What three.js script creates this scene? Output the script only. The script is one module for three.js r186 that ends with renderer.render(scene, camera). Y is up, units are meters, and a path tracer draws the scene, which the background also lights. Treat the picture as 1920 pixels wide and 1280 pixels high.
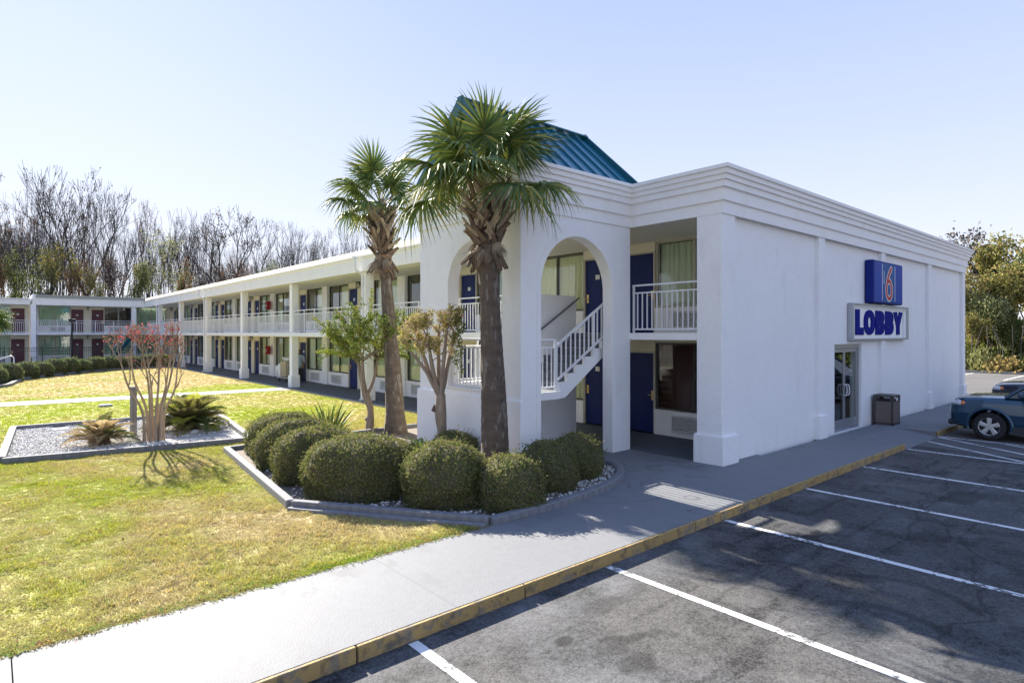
import * as THREE from 'three';
import { mergeGeometries, mergeVertices } from 'three/addons/utils/BufferGeometryUtils.js';
import { RoundedBoxGeometry } from 'three/addons/geometries/RoundedBoxGeometry.js';
import { TextGeometry } from 'three/addons/geometries/TextGeometry.js';
import { FontLoader } from 'three/addons/loaders/FontLoader.js';
import { MarchingCubes } from 'three/addons/objects/MarchingCubes.js';
import { Brush, Evaluator, SUBTRACTION } from 'three-bvh-csg';

// ---------------------------------------------------------------- camera, sky, sun, exposure
const scene = new THREE.Scene();
const camera = new THREE.PerspectiveCamera(59.1, 1920 / 1280, 0.1, 2000);
const YAW = 40.966 * Math.PI / 180;
camera.position.set(0, 2.6, 0);
camera.lookAt(Math.sin(YAW), 2.6, -Math.cos(YAW));
camera.setViewOffset(1920, 1280, 0, 16, 1920, 1280);
const renderer = new THREE.WebGLRenderer({ antialias: true });
renderer.setSize(1024, 682);
renderer.toneMapping = THREE.LinearToneMapping;
renderer.toneMappingExposure = 3.6;
renderer.shadowMap.enabled = true;
renderer.shadowMap.type = THREE.PCFSoftShadowMap;
const SUN = new THREE.Vector3(0.03, Math.sin(0.506), -Math.cos(0.506)).normalize();
{ // clear, slightly hazy winter sky; brighter and whiter towards the sun and the horizon
  const W = 512, H = 256, d = new Float32Array(W * H * 4), v = new THREE.Vector3();
  for (let j = 0; j < H; j++) for (let i = 0; i < W; i++) {
    const el = ((j + 0.5) / H - 0.5) * Math.PI, az = ((i + 0.5) / W - 0.5) * Math.PI * 2;
    v.set(Math.cos(el) * Math.cos(az), Math.sin(el), Math.cos(el) * Math.sin(az));
    const h = Math.max(0, v.y), c = Math.max(0, v.dot(SUN)), t = 1 - Math.exp(-h * 1.75);
    const glow = 0.022 * Math.pow(c, 3) + 0.035 * Math.pow(c, 14);
    const k = (j * W + i) * 4;
    d[k] = (0.304 * (1 - t) + 0.018 * t) + glow;
    d[k + 1] = (0.314 * (1 - t) + 0.078 * t) + glow * 0.95;
    d[k + 2] = (0.335 * (1 - t) + 0.25 * t) + glow * 0.8;
    d[k + 3] = 1;
  }
  const sky = new THREE.DataTexture(d, W, H, THREE.RGBAFormat, THREE.FloatType);
  sky.mapping = THREE.EquirectangularReflectionMapping;
  sky.magFilter = sky.minFilter = THREE.LinearFilter; sky.needsUpdate = true;
  scene.background = sky; scene.environment = sky;
}
const sun = new THREE.DirectionalLight(new THREE.Color(1, 0.93, 0.82), 4.7);
sun.position.copy(SUN).multiplyScalar(120).add(new THREE.Vector3(12, 0, -25));
sun.target.position.set(12, 0, -25);
sun.castShadow = true; sun.shadow.mapSize.set(4096, 4096); sun.shadow.radius = 1;
Object.assign(sun.shadow.camera, { left: -70, right: 70, top: 70, bottom: -70, near: 1, far: 300 });
scene.add(sun, sun.target);

// ---------------------------------------------------------------- helpers
let seed = 7;
const rnd = () => { seed = (seed + 0x6D2B79F5) | 0; let t = Math.imul(seed ^ (seed >>> 15), 1 | seed); t = (t + Math.imul(t ^ (t >>> 7), 61 | t)) ^ t; return ((t ^ (t >>> 14)) >>> 0) / 4294967296; };
const rr = (a, b) => a + (b - a) * rnd();
const V = (x, y, z) => new THREE.Vector3(x, y, z);
const lerp = (a, b, t) => a + (b - a) * t, clamp = (x, a = 0, b = 1) => Math.min(b, Math.max(a, x));
const sm = (a, b, x) => { const t = clamp((x - a) / (b - a)); return t * t * (3 - 2 * t); };
const hash = (x, y, s) => { let h = Math.imul(x, 374761393) + Math.imul(y, 668265263) + Math.imul(s, 1442695041); h = Math.imul(h ^ (h >>> 13), 1274126177); return ((h ^ (h >>> 16)) >>> 0) / 4294967296; };
function vn(x, y, s = 0, p = 0) { // value noise, tiles with period p when p > 0
  let xi = Math.floor(x), yi = Math.floor(y); const fx = x - xi, fy = y - yi, u = fx * fx * (3 - 2 * fx), v = fy * fy * (3 - 2 * fy);
  let x1 = xi + 1, y1 = yi + 1;
  if (p) { xi = ((xi % p) + p) % p; yi = ((yi % p) + p) % p; x1 = ((x1 % p) + p) % p; y1 = ((y1 % p) + p) % p; }
  return lerp(lerp(hash(xi, yi, s), hash(x1, yi, s), u), lerp(hash(xi, y1, s), hash(x1, y1, s), u), v);
}
function fb(x, y, s = 0, o = 4, p = 0) { let a = 0.5, t = 0, n = 0; for (let i = 0; i < o; i++) { t += a * vn(x, y, s + i, p); n += a; a *= 0.5; x *= 2; y *= 2; p *= 2; } return t / n; }
const enc = l => 255 * (l <= 0.0031308 ? 12.92 * l : 1.055 * Math.pow(l, 1 / 2.4) - 0.055);
function tex(w, h, fn, { srgb = true, repeat = null } = {}) {
  const d = new Uint8Array(w * h * 4);
  for (let j = 0; j < h; j++) for (let i = 0; i < w; i++) {
    const c = fn((i + 0.5) / w, (j + 0.5) / h), k = (j * w + i) * 4;
    for (let q = 0; q < 3; q++) d[k + q] = clamp(srgb ? enc(clamp(c[q])) : c[q] * 255, 0, 255);
    d[k + 3] = 255;
  }
  const t = new THREE.DataTexture(d, w, h); t.wrapS = t.wrapT = THREE.RepeatWrapping;
  t.magFilter = THREE.LinearFilter; t.minFilter = THREE.LinearMipmapLinearFilter; t.generateMipmaps = true;
  if (srgb) t.colorSpace = THREE.SRGBColorSpace;
  if (repeat) t.repeat.set(repeat[0], repeat[1]);
  t.needsUpdate = true; return t;
}
const lin = (r, g, b) => new THREE.Color().setRGB(r, g, b);
const mat = (c, rough = 0.8, o = {}) => new THREE.MeshStandardMaterial({ color: Array.isArray(c) ? lin(...c) : c, roughness: rough, ...o });
const phy = (c, rough, o) => new THREE.MeshPhysicalMaterial({ color: lin(...c), roughness: rough, ...o });

const used = {};
const numbered = n => { const k = used[n] = (used[n] ?? -1) + 1; return k ? `${n}_${String(k).padStart(3, '0')}` : n; };
function tag(o, label, category, group) { o.userData.label = label; o.userData.category = category; if (group) o.userData.group = group; return o; }
function thing(name, label, category, pos = [0, 0, 0], turn = 0, group) {
  const g = new THREE.Group(); g.name = numbered(name); g.position.set(...pos); g.rotation.y = turn; scene.add(g); return tag(g, label, category, group);
}
function part(name, geo, m, parent, pos, rotY) {
  const o = new THREE.Mesh(geo, m); o.name = parent === scene ? numbered(name) : name; o.castShadow = o.receiveShadow = true;
  if (pos) o.position.set(...pos); if (rotY) o.rotation.y = rotY;
  parent.add(o); return o;
}
const struct = (name, geo, m, pos) => { const o = part(name, geo, m, scene, pos); o.userData.kind = 'structure'; return o; };
function rebase(g, x, y, z) { g.position.set(x, y, z); for (const c of g.children) c.position.sub(V(x, y, z)); return g; }
function uvBox(g) { // metre uv, by the way each face points
  if (g.index) g = g.toNonIndexed();
  const p = g.attributes.position, n = g.attributes.normal, uv = new Float32Array(p.count * 2);
  for (let i = 0; i < p.count; i += 3) {
    let nx = 0, ny = 0, nz = 0; for (let k = 0; k < 3; k++) { nx += Math.abs(n.getX(i + k)); ny += Math.abs(n.getY(i + k)); nz += Math.abs(n.getZ(i + k)); }
    for (let k = 0; k < 3; k++) {
      const x = p.getX(i + k), y = p.getY(i + k), z = p.getZ(i + k), q = (i + k) * 2;
      if (ny >= nx && ny >= nz) { uv[q] = x; uv[q + 1] = z; } else if (nx >= nz) { uv[q] = z; uv[q + 1] = y; } else { uv[q] = x; uv[q + 1] = y; }
    }
  }
  g.setAttribute('uv', new THREE.BufferAttribute(uv, 2)); return g;
}
function box(x0, x1, y0, y1, z0, z1, r = 0) {
  const w = x1 - x0, h = y1 - y0, d = z1 - z0;
  const g = r ? new RoundedBoxGeometry(w, h, d, 1, Math.min(r, w / 2.1, h / 2.1, d / 2.1)) : new THREE.BoxGeometry(w, h, d);
  g.translate((x0 + x1) / 2, (y0 + y1) / 2, (z0 + z1) / 2); return uvBox(g);
}
const clean = g => { if (g.index) g = g.toNonIndexed(); for (const k of Object.keys(g.attributes)) if (!['position', 'normal', 'uv', 'color'].includes(k)) g.deleteAttribute(k); g.morphAttributes = {}; g.clearGroups(); return g; };
const merge = list => mergeGeometries(list.map(clean), false);
const cache = new Map();
const cbox = (w, h, d, r = 0) => { const k = [w.toFixed(3), h.toFixed(3), d.toFixed(3), r].join(); if (!cache.has(k)) cache.set(k, box(-w / 2, w / 2, -h / 2, h / 2, -d / 2, d / 2, r)); return cache.get(k); };
const memo = (k, f) => { if (!cache.has(k)) cache.set(k, f()); return cache.get(k); };
function tube(pts, radius, sides = 6, seg) { // radius: number or function of t
  const c = pts.length > 2 ? new THREE.CatmullRomCurve3(pts.map(p => p.isVector3 ? p : V(...p))) : new THREE.LineCurve3(...pts.map(p => p.isVector3 ? p : V(...p)));
  const n = seg ?? Math.max(1, (pts.length - 1) * 3), g = new THREE.TubeGeometry(c, n, 1, sides, false), P = g.attributes.position, q = V(), r0 = V();
  for (let i = 0; i <= n; i++) { c.getPointAt(i / n, r0); const rad = typeof radius === 'function' ? radius(i / n) : radius;
    for (let j = 0; j <= sides; j++) { const k = i * (sides + 1) + j; q.fromBufferAttribute(P, k).sub(r0).multiplyScalar(rad).add(r0); P.setXYZ(k, q.x, q.y, q.z); } }
  if (typeof radius === 'function') g.computeVertexNormals();
  const uv = g.attributes.uv, L = c.getLength(); for (let i = 0; i < uv.count; i++) uv.setXY(i, uv.getY(i), uv.getX(i) * (L > 3 ? 1 : L * 0.6));
  return g;
}
const rod = (a, b, r, sides = 6) => { const A = V(...a), B = V(...b), l = A.distanceTo(B), g = new THREE.CylinderGeometry(r, r, l, sides); g.applyQuaternion(new THREE.Quaternion().setFromUnitVectors(V(0, 1, 0), B.clone().sub(A).normalize())); g.translate((a[0] + b[0]) / 2, (a[1] + b[1]) / 2, (a[2] + b[2]) / 2); return g; };
function beam(a, b, w, h) { // square bar from a to b, h measured upright
  const A = V(...a), B = V(...b), d = B.clone().sub(A), l = d.length(), g = new THREE.BoxGeometry(w, h, l), m = new THREE.Matrix4().lookAt(A, B, V(0, 1, 0));
  g.applyMatrix4(m); g.translate((a[0] + b[0]) / 2, (a[1] + b[1]) / 2, (a[2] + b[2]) / 2); return uvBox(g);
}
// sweep a profile [[out, y], ...] along a ground path [[x, z], ...]; out is to the right of the way walked
function sweep(profile, path, closed = false, caps = true) {
  const n = path.length, pos = [], m = profile.length, rows = [];
  for (let i = 0; i < n; i++) {
    const a = closed ? path[(i + n - 1) % n] : path[Math.max(0, i - 1)], b = path[i], c = closed ? path[(i + 1) % n] : path[Math.min(n - 1, i + 1)];
    const d1 = [b[0] - a[0], b[1] - a[1]], d2 = [c[0] - b[0], c[1] - b[1]];
    const u = d => { const l = Math.hypot(...d); return l ? [d[0] / l, d[1] / l] : null; };
    const e1 = u(d1) || u(d2), e2 = u(d2) || e1, n1 = [-e1[1], e1[0]], n2 = [-e2[1], e2[0]];
    let mx = n1[0] + n2[0], mz = n1[1] + n2[1]; const l = mx * mx + mz * mz; mx *= 2 / l; mz *= 2 / l;
    rows.push(profile.map(([o, y]) => [b[0] + mx * o, y, b[1] + mz * o]));
  }
  const tri = (a, b, c) => pos.push(...a, ...b, ...c), N = closed ? n : n - 1;
  for (let i = 0; i < N; i++) { const A = rows[i], B = rows[(i + 1) % n]; for (let k = 0; k < m - 1; k++) { tri(A[k], A[k + 1], B[k]); tri(B[k], A[k + 1], B[k + 1]); } }
  if (!closed && caps) for (const [R, f] of [[rows[0], 1], [rows[n - 1], 0]]) { const s = THREE.ShapeUtils.triangulateShape(profile.map(p => new THREE.Vector2(p[0], p[1])), []); for (const [a, b, c] of s) f ? tri(R[a], R[c], R[b]) : tri(R[a], R[b], R[c]); }
  const g = new THREE.BufferGeometry(); g.setAttribute('position', new THREE.Float32BufferAttribute(pos, 3)); g.computeVertexNormals(); return uvBox(g);
}
const pos3 = a => { const g = new THREE.BufferGeometry(); g.setAttribute('position', new THREE.Float32BufferAttribute(a, 3)); g.computeVertexNormals(); return g; };
function flat(pts, y, hole) { // a level sheet from a list of [x, z]
  const s = new THREE.Shape(pts.map(p => new THREE.Vector2(p[0], -p[1])));
  const g = new THREE.ShapeGeometry(s); g.rotateX(-Math.PI / 2); g.translate(0, y, 0); return uvBox(g);
}
function slab(pts, y0, y1, bevel = 0) { // a level plate from a list of [x, z]
  const s = new THREE.Shape(pts.map(p => new THREE.Vector2(p[0], -p[1])));
  const g = new THREE.ExtrudeGeometry(s, { depth: y1 - y0 - bevel * 2, bevelEnabled: bevel > 0, bevelSize: bevel, bevelOffset: -bevel, bevelThickness: bevel, bevelSegments: 1, curveSegments: 8 });
  g.rotateX(-Math.PI / 2); g.translate(0, y0 + bevel, 0); return uvBox(g);
}
// a ground point by its bearing from the pavement corner: px across a 1920 wide view, d metres of depth
const SY = Math.sin(YAW), CY = Math.cos(YAW), put = (px, d) => { const l = (px - 960) / 1128.7 * d; return [SY * d + CY * l, -CY * d + SY * l]; };
const inside = (x, z, P) => { let c = false; for (let i = 0, j = P.length - 1; i < P.length; j = i++) if ((P[i][1] > z) !== (P[j][1] > z) && x < (P[j][0] - P[i][0]) * (z - P[i][1]) / (P[j][1] - P[i][1]) + P[i][0]) c = !c; return c; };
// ---------------------------------------------------------------- materials
const bumpTex = (n, f, s, o = 4) => tex(n, n, (u, v) => { const a = fb(u * f, v * f, s, o, f); return [a, a, a]; }, { srgb: false });
const stuccoMap = (base, s) => tex(512, 512, (u, v) => { // metre uv, one tile = 4 m
  const a = fb(u * 6, v * 6, s, 4, 6), b = fb(u * 64, v * 64, s + 9, 3, 64), c = sm(0.62, 0.8, fb(u * 10, v * 3, s + 20, 4, 0 || 10));
  const dr = sm(0.58, 0.8, fb(u * 44, v * 3, s + 40, 3, 44)) * sm(0.45, 0.7, fb(u * 5, v * 5, s + 45, 3, 5)); const k = 0.955 + 0.05 * a + 0.05 * (b - 0.5) - 0.03 * c - 0.045 * dr; return base.map((x, i) => x * k * (i === 2 ? 1 - 0.02 * c : 1));
}, { repeat: [0.25, 0.25] });
const stuccoBump = bumpTex(512, 90, 3, 3); stuccoBump.repeat.set(0.7, 0.7);
const M = {};
M.stucco = mat([1, 1, 1], 0.88, { map: stuccoMap([0.89, 0.89, 0.885], 11), bumpMap: stuccoBump, bumpScale: 0.006 });
M.trim = mat([1, 1, 1], 0.7, { map: stuccoMap([0.88, 0.875, 0.86], 31) });
M.siding = mat([1, 1, 1], 0.6, { map: stuccoMap([0.84, 0.83, 0.78], 41) });
M.cream = mat([1, 1, 1], 0.85, { map: stuccoMap([0.74, 0.69, 0.55], 51) });
M.fasciaTop = mat([1, 1, 1], 0.85, { map: stuccoMap([0.31, 0.29, 0.21], 55) });
M.soffit = mat([1, 1, 1], 0.9, { map: stuccoMap([0.68, 0.65, 0.56], 61) });
M.rail = mat([0.74, 0.75, 0.76], 0.45);
M.alu = mat([0.44, 0.46, 0.49], 0.38, { metalness: 0.7 });
M.darkRail = mat([0.13, 0.14, 0.16], 0.5);
M.navy = phy([1, 1, 1], 0.5, { specularIntensity: 0.45, map: tex(128, 256, (u, v) => { const k = 0.9 + 0.2 * fb(u * 8, v * 3, 5, 4, 8); return [0.008 * k, 0.021 * k, 0.12 * k]; }) });
M.maroon = mat([0.085, 0.012, 0.028], 0.45);
M.brass = mat([0.62, 0.46, 0.2], 0.3, { metalness: 0.9 });
M.plate = mat([0.7, 0.7, 0.7], 0.5);
M.frameDark = mat([0.06, 0.055, 0.045], 0.5);
M.frameTan = mat([0.5, 0.47, 0.38], 0.5);
M.glass = phy([0.93, 0.97, 0.96], 0.02, { transmission: 1, thickness: 0, ior: 1.5, specularIntensity: 1 });
M.curtain = mat([0.66, 0.68, 0.5], 0.95); M.curtainGreen = mat([0.46, 0.58, 0.46], 0.95); M.curtainTan = mat([0.75, 0.7, 0.45], 0.95);
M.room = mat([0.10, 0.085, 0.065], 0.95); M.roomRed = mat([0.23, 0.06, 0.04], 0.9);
M.lampIron = mat([0.03, 0.03, 0.03], 0.5); M.lampGlass = phy([0.8, 0.8, 0.75], 0.25, { transmission: 0.6, thickness: 0 });
M.red = mat([0.30, 0.012, 0.018], 0.4);
M.teal = phy([0.008, 0.135, 0.205], 0.36, { clearcoat: 0.3, clearcoatRoughness: 0.3 });
M.tealDark = mat([0.006, 0.10, 0.14], 0.45);
M.step = mat([0.11, 0.125, 0.15], 0.75);
M.black = mat([0.012, 0.012, 0.012], 0.5); M.rubber = mat([0.018, 0.018, 0.019], 0.85);
M.ironFence = mat([0.02, 0.022, 0.024], 0.5);
M.acGrille = mat([0.7, 0.7, 0.68], 0.5); M.acDark = mat([0.05, 0.05, 0.05], 0.9);

// painted concrete of the pavements: world metres, one tile = 8 m
const walkMap = (c, s) => tex(1024, 1024, (u, v) => {
  const a = fb(u * 5, v * 5, s, 5, 5), b = fb(u * 170, v * 170, s + 7, 2, 170), st = sm(0.6, 0.78, fb(u * 16, v * 9, s + 14, 4, 16)), sc = sm(0.66, 0.74, fb(u * 40, v * 26, s + 30, 3, 40)) * sm(0.5, 0.65, a);
  const hair = sm(0.0045, 0.0015, Math.abs(fb(u * 3, v * 3, s + 60, 4, 3) - 0.5)) * sm(0.5, 0.6, fb(u * 4, v * 4, s + 66, 2, 4)); const k = 0.86 + 0.22 * a + 0.10 * (b - 0.5) - 0.10 * st - 0.22 * sc - 0.3 * hair; return c.map(x => x * k);
}, { repeat: [0.125, 0.125] });
const fineBump = bumpTex(512, 128, 21, 2); 
M.walk = mat([1, 1, 1], 0.75, { map: walkMap([0.19, 0.196, 0.206], 71), bumpMap: fineBump, bumpScale: 0.002 });
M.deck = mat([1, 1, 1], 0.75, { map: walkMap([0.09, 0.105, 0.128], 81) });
M.path = mat([1, 1, 1], 0.85, { map: walkMap([0.32, 0.31, 0.285], 91) });
M.timber = mat([1, 1, 1], 0.85, { map: tex(256, 512, (u, v) => { const g = fb(u * 24, v * 3, 3, 4, 24), k = 0.75 + 0.45 * g; return [0.185 * k, 0.187 * k, 0.2 * k]; }) });
M.post = mat([1, 1, 1], 0.85, { map: tex(128, 256, (u, v) => { const g = fb(u * 24, v * 3, 13, 4, 24), k = 0.6 + 0.7 * g; return [0.21 * k, 0.205 * k, 0.2 * k]; }) });
M.kerb = mat([1, 1, 1], 0.8, { map: tex(1024, 256, (u, v) => { // 6 m x 1.5 m of worn yellow paint on concrete
  const a = fb(u * 60, v * 16, 4, 4, 60), b = fb(u * 12, v * 6, 8, 3, 12), w = sm(0.52, 0.68, a * 0.6 + b * 0.42), d = sm(0.55, 0.8, fb(u * 90, v * 20, 18, 3, 90));
  const y = [0.42, 0.285, 0.105].map(x => x * (0.8 + 0.35 * b)), c = [0.22, 0.19, 0.15]; return y.map((x, i) => lerp(lerp(x, c[i], w * 0.85), 0.06, d * 0.5)); }, { repeat: [1 / 6, 1 / 1.5] }), bumpMap: fineBump, bumpScale: 0.004 });

// asphalt as a function of the place on the ground, linear albedo
function asphalt(X, Z, fine = 1) {
  const big = fb(X * 0.22 + 3, Z * 0.3 + 9, 101, 4), mid = fb(X * 1.3, Z * 1.3, 105, 4), gr = fine ? hash(Math.floor(X * 90), Math.floor(Z * 90), 9) : 0.5, gr2 = fb(X * 22, Z * 22, 109, 2);
  let k = 0.067 + 0.06 * (big - 0.5) + 0.045 * (mid - 0.5) + 0.07 * (gr - 0.5) + 0.04 * (gr2 - 0.5);
  k += 0.026 * sm(0.55, 0.75, fb(X * 1.9 + 7, Z * 1.9, 181, 5)) - 0.022 * sm(0.56, 0.66, fb(X * 2.7, Z * 2.7 + 3, 185, 5)) + 0.03 * sm(-3.9, -4.5, Z) * sm(0.45, 0.6, fb(X * 2.2, Z * 3, 187, 4)) - 0.02 * sm(0.62, 0.72, fb(X * 0.5, Z * 7, 189, 3));
  let tan = 0.08 * sm(0.45, 0.7, fb(X * 0.8, Z * 0.6, 121, 3));
  const oil = (x, z, rx, rz, s, d) => { const q = Math.hypot((X - x) / rx, (Z - z) / rz) + 1.9 * (fb(X * 3.2 + s, Z * 3.2, 130 + s, 5) - 0.5); return d * sm(1, 0.6, q); };
  let o = oil(3.85, -3.72, 0.13, 0.09, 1, 0.75) + oil(4.35, -3.35, 0.38, 0.2, 2, 0.5) + oil(4.05, -3.05, 0.2, 0.16, 3, 0.4) + oil(4.75, -3.95, 0.5, 0.16, 4, 0.35) + oil(9.5, -2.3, 0.6, 0.3, 5, 0.4) + oil(12.2, -2.6, 0.8, 0.25, 6, 0.5) + oil(14.8, -2.4, 0.7, 0.3, 7, 0.5);
  // cracks sealed with tar
  const crack = (f, w) => { const q = Math.abs(f); return sm(w, w * 0.4, q); };
  const wob = 0.35 * (fb(X * 0.9, 5, 140, 4) - 0.5) * 2;
  const cr = Math.max(crack(Z + 2.75 + wob - (X - 9) * 0.02, 0.03) * (X > 8.4 ? 1 : 0), crack(Z + 1.2 + wob * 1.4 + (X - 6) * 0.28, 0.028) * (X > 5.9 ? 1 : 0),
    crack(X - 11.8 + 0.8 * (fb(Z * 1.1, 2, 150, 4) - 0.5), 0.025) * (Z > -3.4 && Z < -1.5 ? 1 : 0));
  const arc = (cx, cz, r, w, a0, a1) => { const dx = X - cx, dz = Z - cz, a = Math.atan2(dz, dx); return a > a0 && a < a1 ? sm(w, w * 0.6, Math.abs(Math.hypot(dx, dz) - r) ) : 0; };
  const sk = Math.max(arc(6.1, -1.95, 0.62, 0.075, -1.3, 0.9), arc(6.9, -2.05, 0.7, 0.07, -1.0, 1.1)) * 0.55;
  k *= (1 - clamp(o, 0, 0.8)) * (1 - 0.45 * cr) * (1 - sk * 0.7);
  return [k * (0.99 + tan), k * (1 + tan * 0.3), k * (1.03 - tan * 0.5)];
}
const AS = { x0: -1, x1: 17, z0: -4.6, z1: 4.4 };
M.asphaltNear = mat([1, 1, 1], 0.9, { map: tex(2048, 1024, (u, v) => asphalt(lerp(AS.x0, AS.x1, u), lerp(AS.z0, AS.z1, v))), bumpMap: fineBump.clone(), bumpScale: 0.0025 });
M.asphaltNear.bumpMap.repeat.set(9, 4.5); M.asphaltNear.bumpMap.needsUpdate = true;
M.asphalt = mat([1, 1, 1], 0.92, { map: tex(512, 512, (u, v) => { const k = 0.11 + 0.035 * (fb(u * 6, v * 6, 161, 5, 6) - 0.5) * 2 + 0.02 * (hash(u * 512 | 0, v * 512 | 0, 3) - 0.5); return [k * 1.05, k, k * 0.96]; }, { repeat: [0.1, 0.1] }) });
M.paint = mat([1, 1, 1], 0.7, { map: tex(512, 512, (u, v) => { const w = sm(0.6, 0.72, fb(u * 60, v * 60, 171, 4, 60) * 0.62 + fb(u * 5, v * 5, 176, 3, 5) * 0.48), k = 0.9 + 0.12 * fb(u * 20, v * 20, 173, 3, 20); return [0.74, 0.74, 0.73].map(x => lerp(x * k, 0.14, w)); }, { repeat: [0.5, 0.5] }) });

// lawn: straw and green in patches; the same field colours the blades
const greenness = (X, Z) => clamp(0.5 + 1.5 * (fb(X * 0.35, Z * 0.35, 201, 3) - 0.5) + 0.9 * (fb(X * 1.6, Z * 1.6, 205, 3) - 0.5) + 0.10 * sm(-13, -18, Z) + 0.25 * sm(-17, -20, Z) - 0.75 * sm(-29, -34, Z) - 0.15 * sm(-9, -6.5, Z));
const STRAW = [0.58, 0.475, 0.22], GREEN = [0.38, 0.44, 0.025];
const lawnCol = (X, Z, dull = 1) => { const g = greenness(X, Z); dull *= 0.9; return STRAW.map((s, i) => lerp(s, GREEN[i], g) * dull); };
const LW = { x0: -16, x1: 11, z0: -52, z1: -6 };
M.lawn = mat([1, 1, 1], 0.95, { map: tex(1024, 2048, (u, v) => { const X = lerp(LW.x0, LW.x1, u), Z = lerp(LW.z0, LW.z1, v), n = fb(X * 14, Z * 14, 210, 3), bare = sm(0.6, 0.75, fb(X * 2.2, Z * 2.2, 215, 4)); return lawnCol(X, Z, 0.6 + 0.5 * n).map((c, i) => lerp(c, [0.25, 0.2, 0.12][i] * (0.6 + 0.6 * n), 0.55 * bare)); }) });
M.earth = mat([1, 1, 1], 0.95, { map: tex(512, 512, (u, v) => { const a = fb(u * 8, v * 8, 221, 5, 8), k = 0.6 + 0.8 * a; return [0.15 * k, 0.115 * k, 0.07 * k]; }, { repeat: [0.12, 0.12] }) });
M.mulch = mat([1, 1, 1], 0.95, { map: tex(512, 512, (u, v) => { const a = fb(u * 60, v * 60, 231, 4, 60), k = 0.5 + a; return [0.17 * k, 0.14 * k, 0.11 * k]; }, { repeat: [0.5, 0.5] }) });
M.gravelBed = mat([1, 1, 1], 0.95, { map: tex(512, 512, (u, v) => { const a = fb(u * 70, v * 70, 241, 3, 70), k = 0.55 + 0.8 * a; return [0.4 * k, 0.385 * k, 0.36 * k]; }, { repeat: [0.5, 0.5] }) });
M.grassBlade = phy([1, 1, 1], 0.95, { side: THREE.DoubleSide, specularIntensity: 0.15, transmission: 0.35, thickness: 0 });
M.stone = mat([0.36, 0.35, 0.33], 0.8);
// bark and leaves
const barkMap = (c, s, fx = 30, fy = 8) => tex(256, 256, (u, v) => { const a = fb(u * fx, v * fy, s, 4, fx), k = 0.45 + 1.1 * a; return c.map(x => x * k); });
M.bark = mat([1, 1, 1], 0.95, { map: barkMap([0.055, 0.047, 0.042], 251) });
M.barkPale = mat([1, 1, 1], 0.9, { map: barkMap([0.095, 0.083, 0.075], 255) });
M.myrtleBark = mat([1, 1, 1], 0.75, { map: barkMap([0.33, 0.25, 0.18], 261, 8, 6) });
M.myrtleGrey = mat([1, 1, 1], 0.85, { map: barkMap([0.27, 0.215, 0.165], 265, 10, 6) });
M.palmTrunk = mat([1, 1, 1], 0.95, { map: tex(256, 512, (u, v) => { const r = fb(u * 4, v * 46, 271, 4, 4), a = fb(u * 30, v * 12, 273, 4, 30), lich = sm(0.66, 0.74, fb(u * 22, v * 30, 279, 3, 22)), k = 0.4 + 0.7 * r + 0.35 * a; return [0.175, 0.14, 0.108].map((x, i) => lerp(x * k, [0.36, 0.35, 0.3][i], lich * 0.6)); }), bumpMap: tex(256, 512, (u, v) => { const a = 0.6 * fb(u * 4, v * 46, 271, 4, 4) + 0.4 * fb(u * 30, v * 12, 273, 4, 30); return [a, a, a]; }, { srgb: false }), bumpScale: 0.03 });
M.palmTrunkShaded = M.palmTrunk.clone(); M.palmTrunkShaded.color = lin(0.66, 0.62, 0.62); M.palmTrunk.color = lin(0.8, 0.78, 0.76);  // same bark twice: the front palm's copy has its shade painted into the colour
M.boot = mat([1, 1, 1], 0.9, { map: barkMap([0.34, 0.27, 0.20], 281, 26, 3) });
M.bootDark = mat([1, 1, 1], 0.95, { map: barkMap([0.15, 0.105, 0.075], 285, 26, 3) });
const leafM = (o = {}) => new THREE.MeshPhysicalMaterial({ color: 0xffffff, vertexColors: true, roughness: 0.5, specularIntensity: 0.35, transmission: 0.25, thickness: 0, side: THREE.DoubleSide, ...o });
M.leaf = leafM({ roughness: 0.85, specularIntensity: 0.15 }); M.leafGloss = leafM({ roughness: 0.9, transmission: 0.45, specularIntensity: 0.5 }); M.leafFar = leafM({ roughness: 0.95, transmission: 0.4 });
M.palmLeaf = leafM({ roughness: 0.55, transmission: 0.35 });
M.deadFrond = mat([0.33, 0.27, 0.2], 0.9, { side: THREE.DoubleSide });
M.core = mat([0.10, 0.088, 0.05], 1);
// ---------------------------------------------------------------- ground, parking lot, pavements
struct('ground', flat([[-600, 600], [600, 600], [600, -600], [-600, -600]].reverse(), -0.3), M.earth);
const KZ = -4.6, LOT = -0.13;
{
  // lot in front (near part has its own map) and the strip beyond the lobby
  const g = new THREE.PlaneGeometry(AS.x1 - AS.x0, AS.z1 - AS.z0, 1, 1); g.rotateX(-Math.PI / 2); g.translate((AS.x0 + AS.x1) / 2, LOT, (AS.z0 + AS.z1) / 2);
  const u = g.attributes.uv; for (let i = 0; i < u.count; i++) u.setY(i, 1 - u.getY(i));
  struct('parking_lot', g, M.asphaltNear);
  struct('parking_lot', merge([flat([[-60, -4.4], [-60, 60], [-1, 60], [-1, -4.4]], LOT), flat([[-1, 4.4], [-1, 60], [17, 60], [17, 4.4]], LOT), flat([[17, -4.62], [17, 60], [51, 60], [51, -4.62]], LOT), flat([[30.6, -110], [30.6, -4.62], [51, -4.62], [51, -110]], LOT)]), M.asphalt);
}
const line = (pts) => flat(pts, LOT + 0.004);
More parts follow.
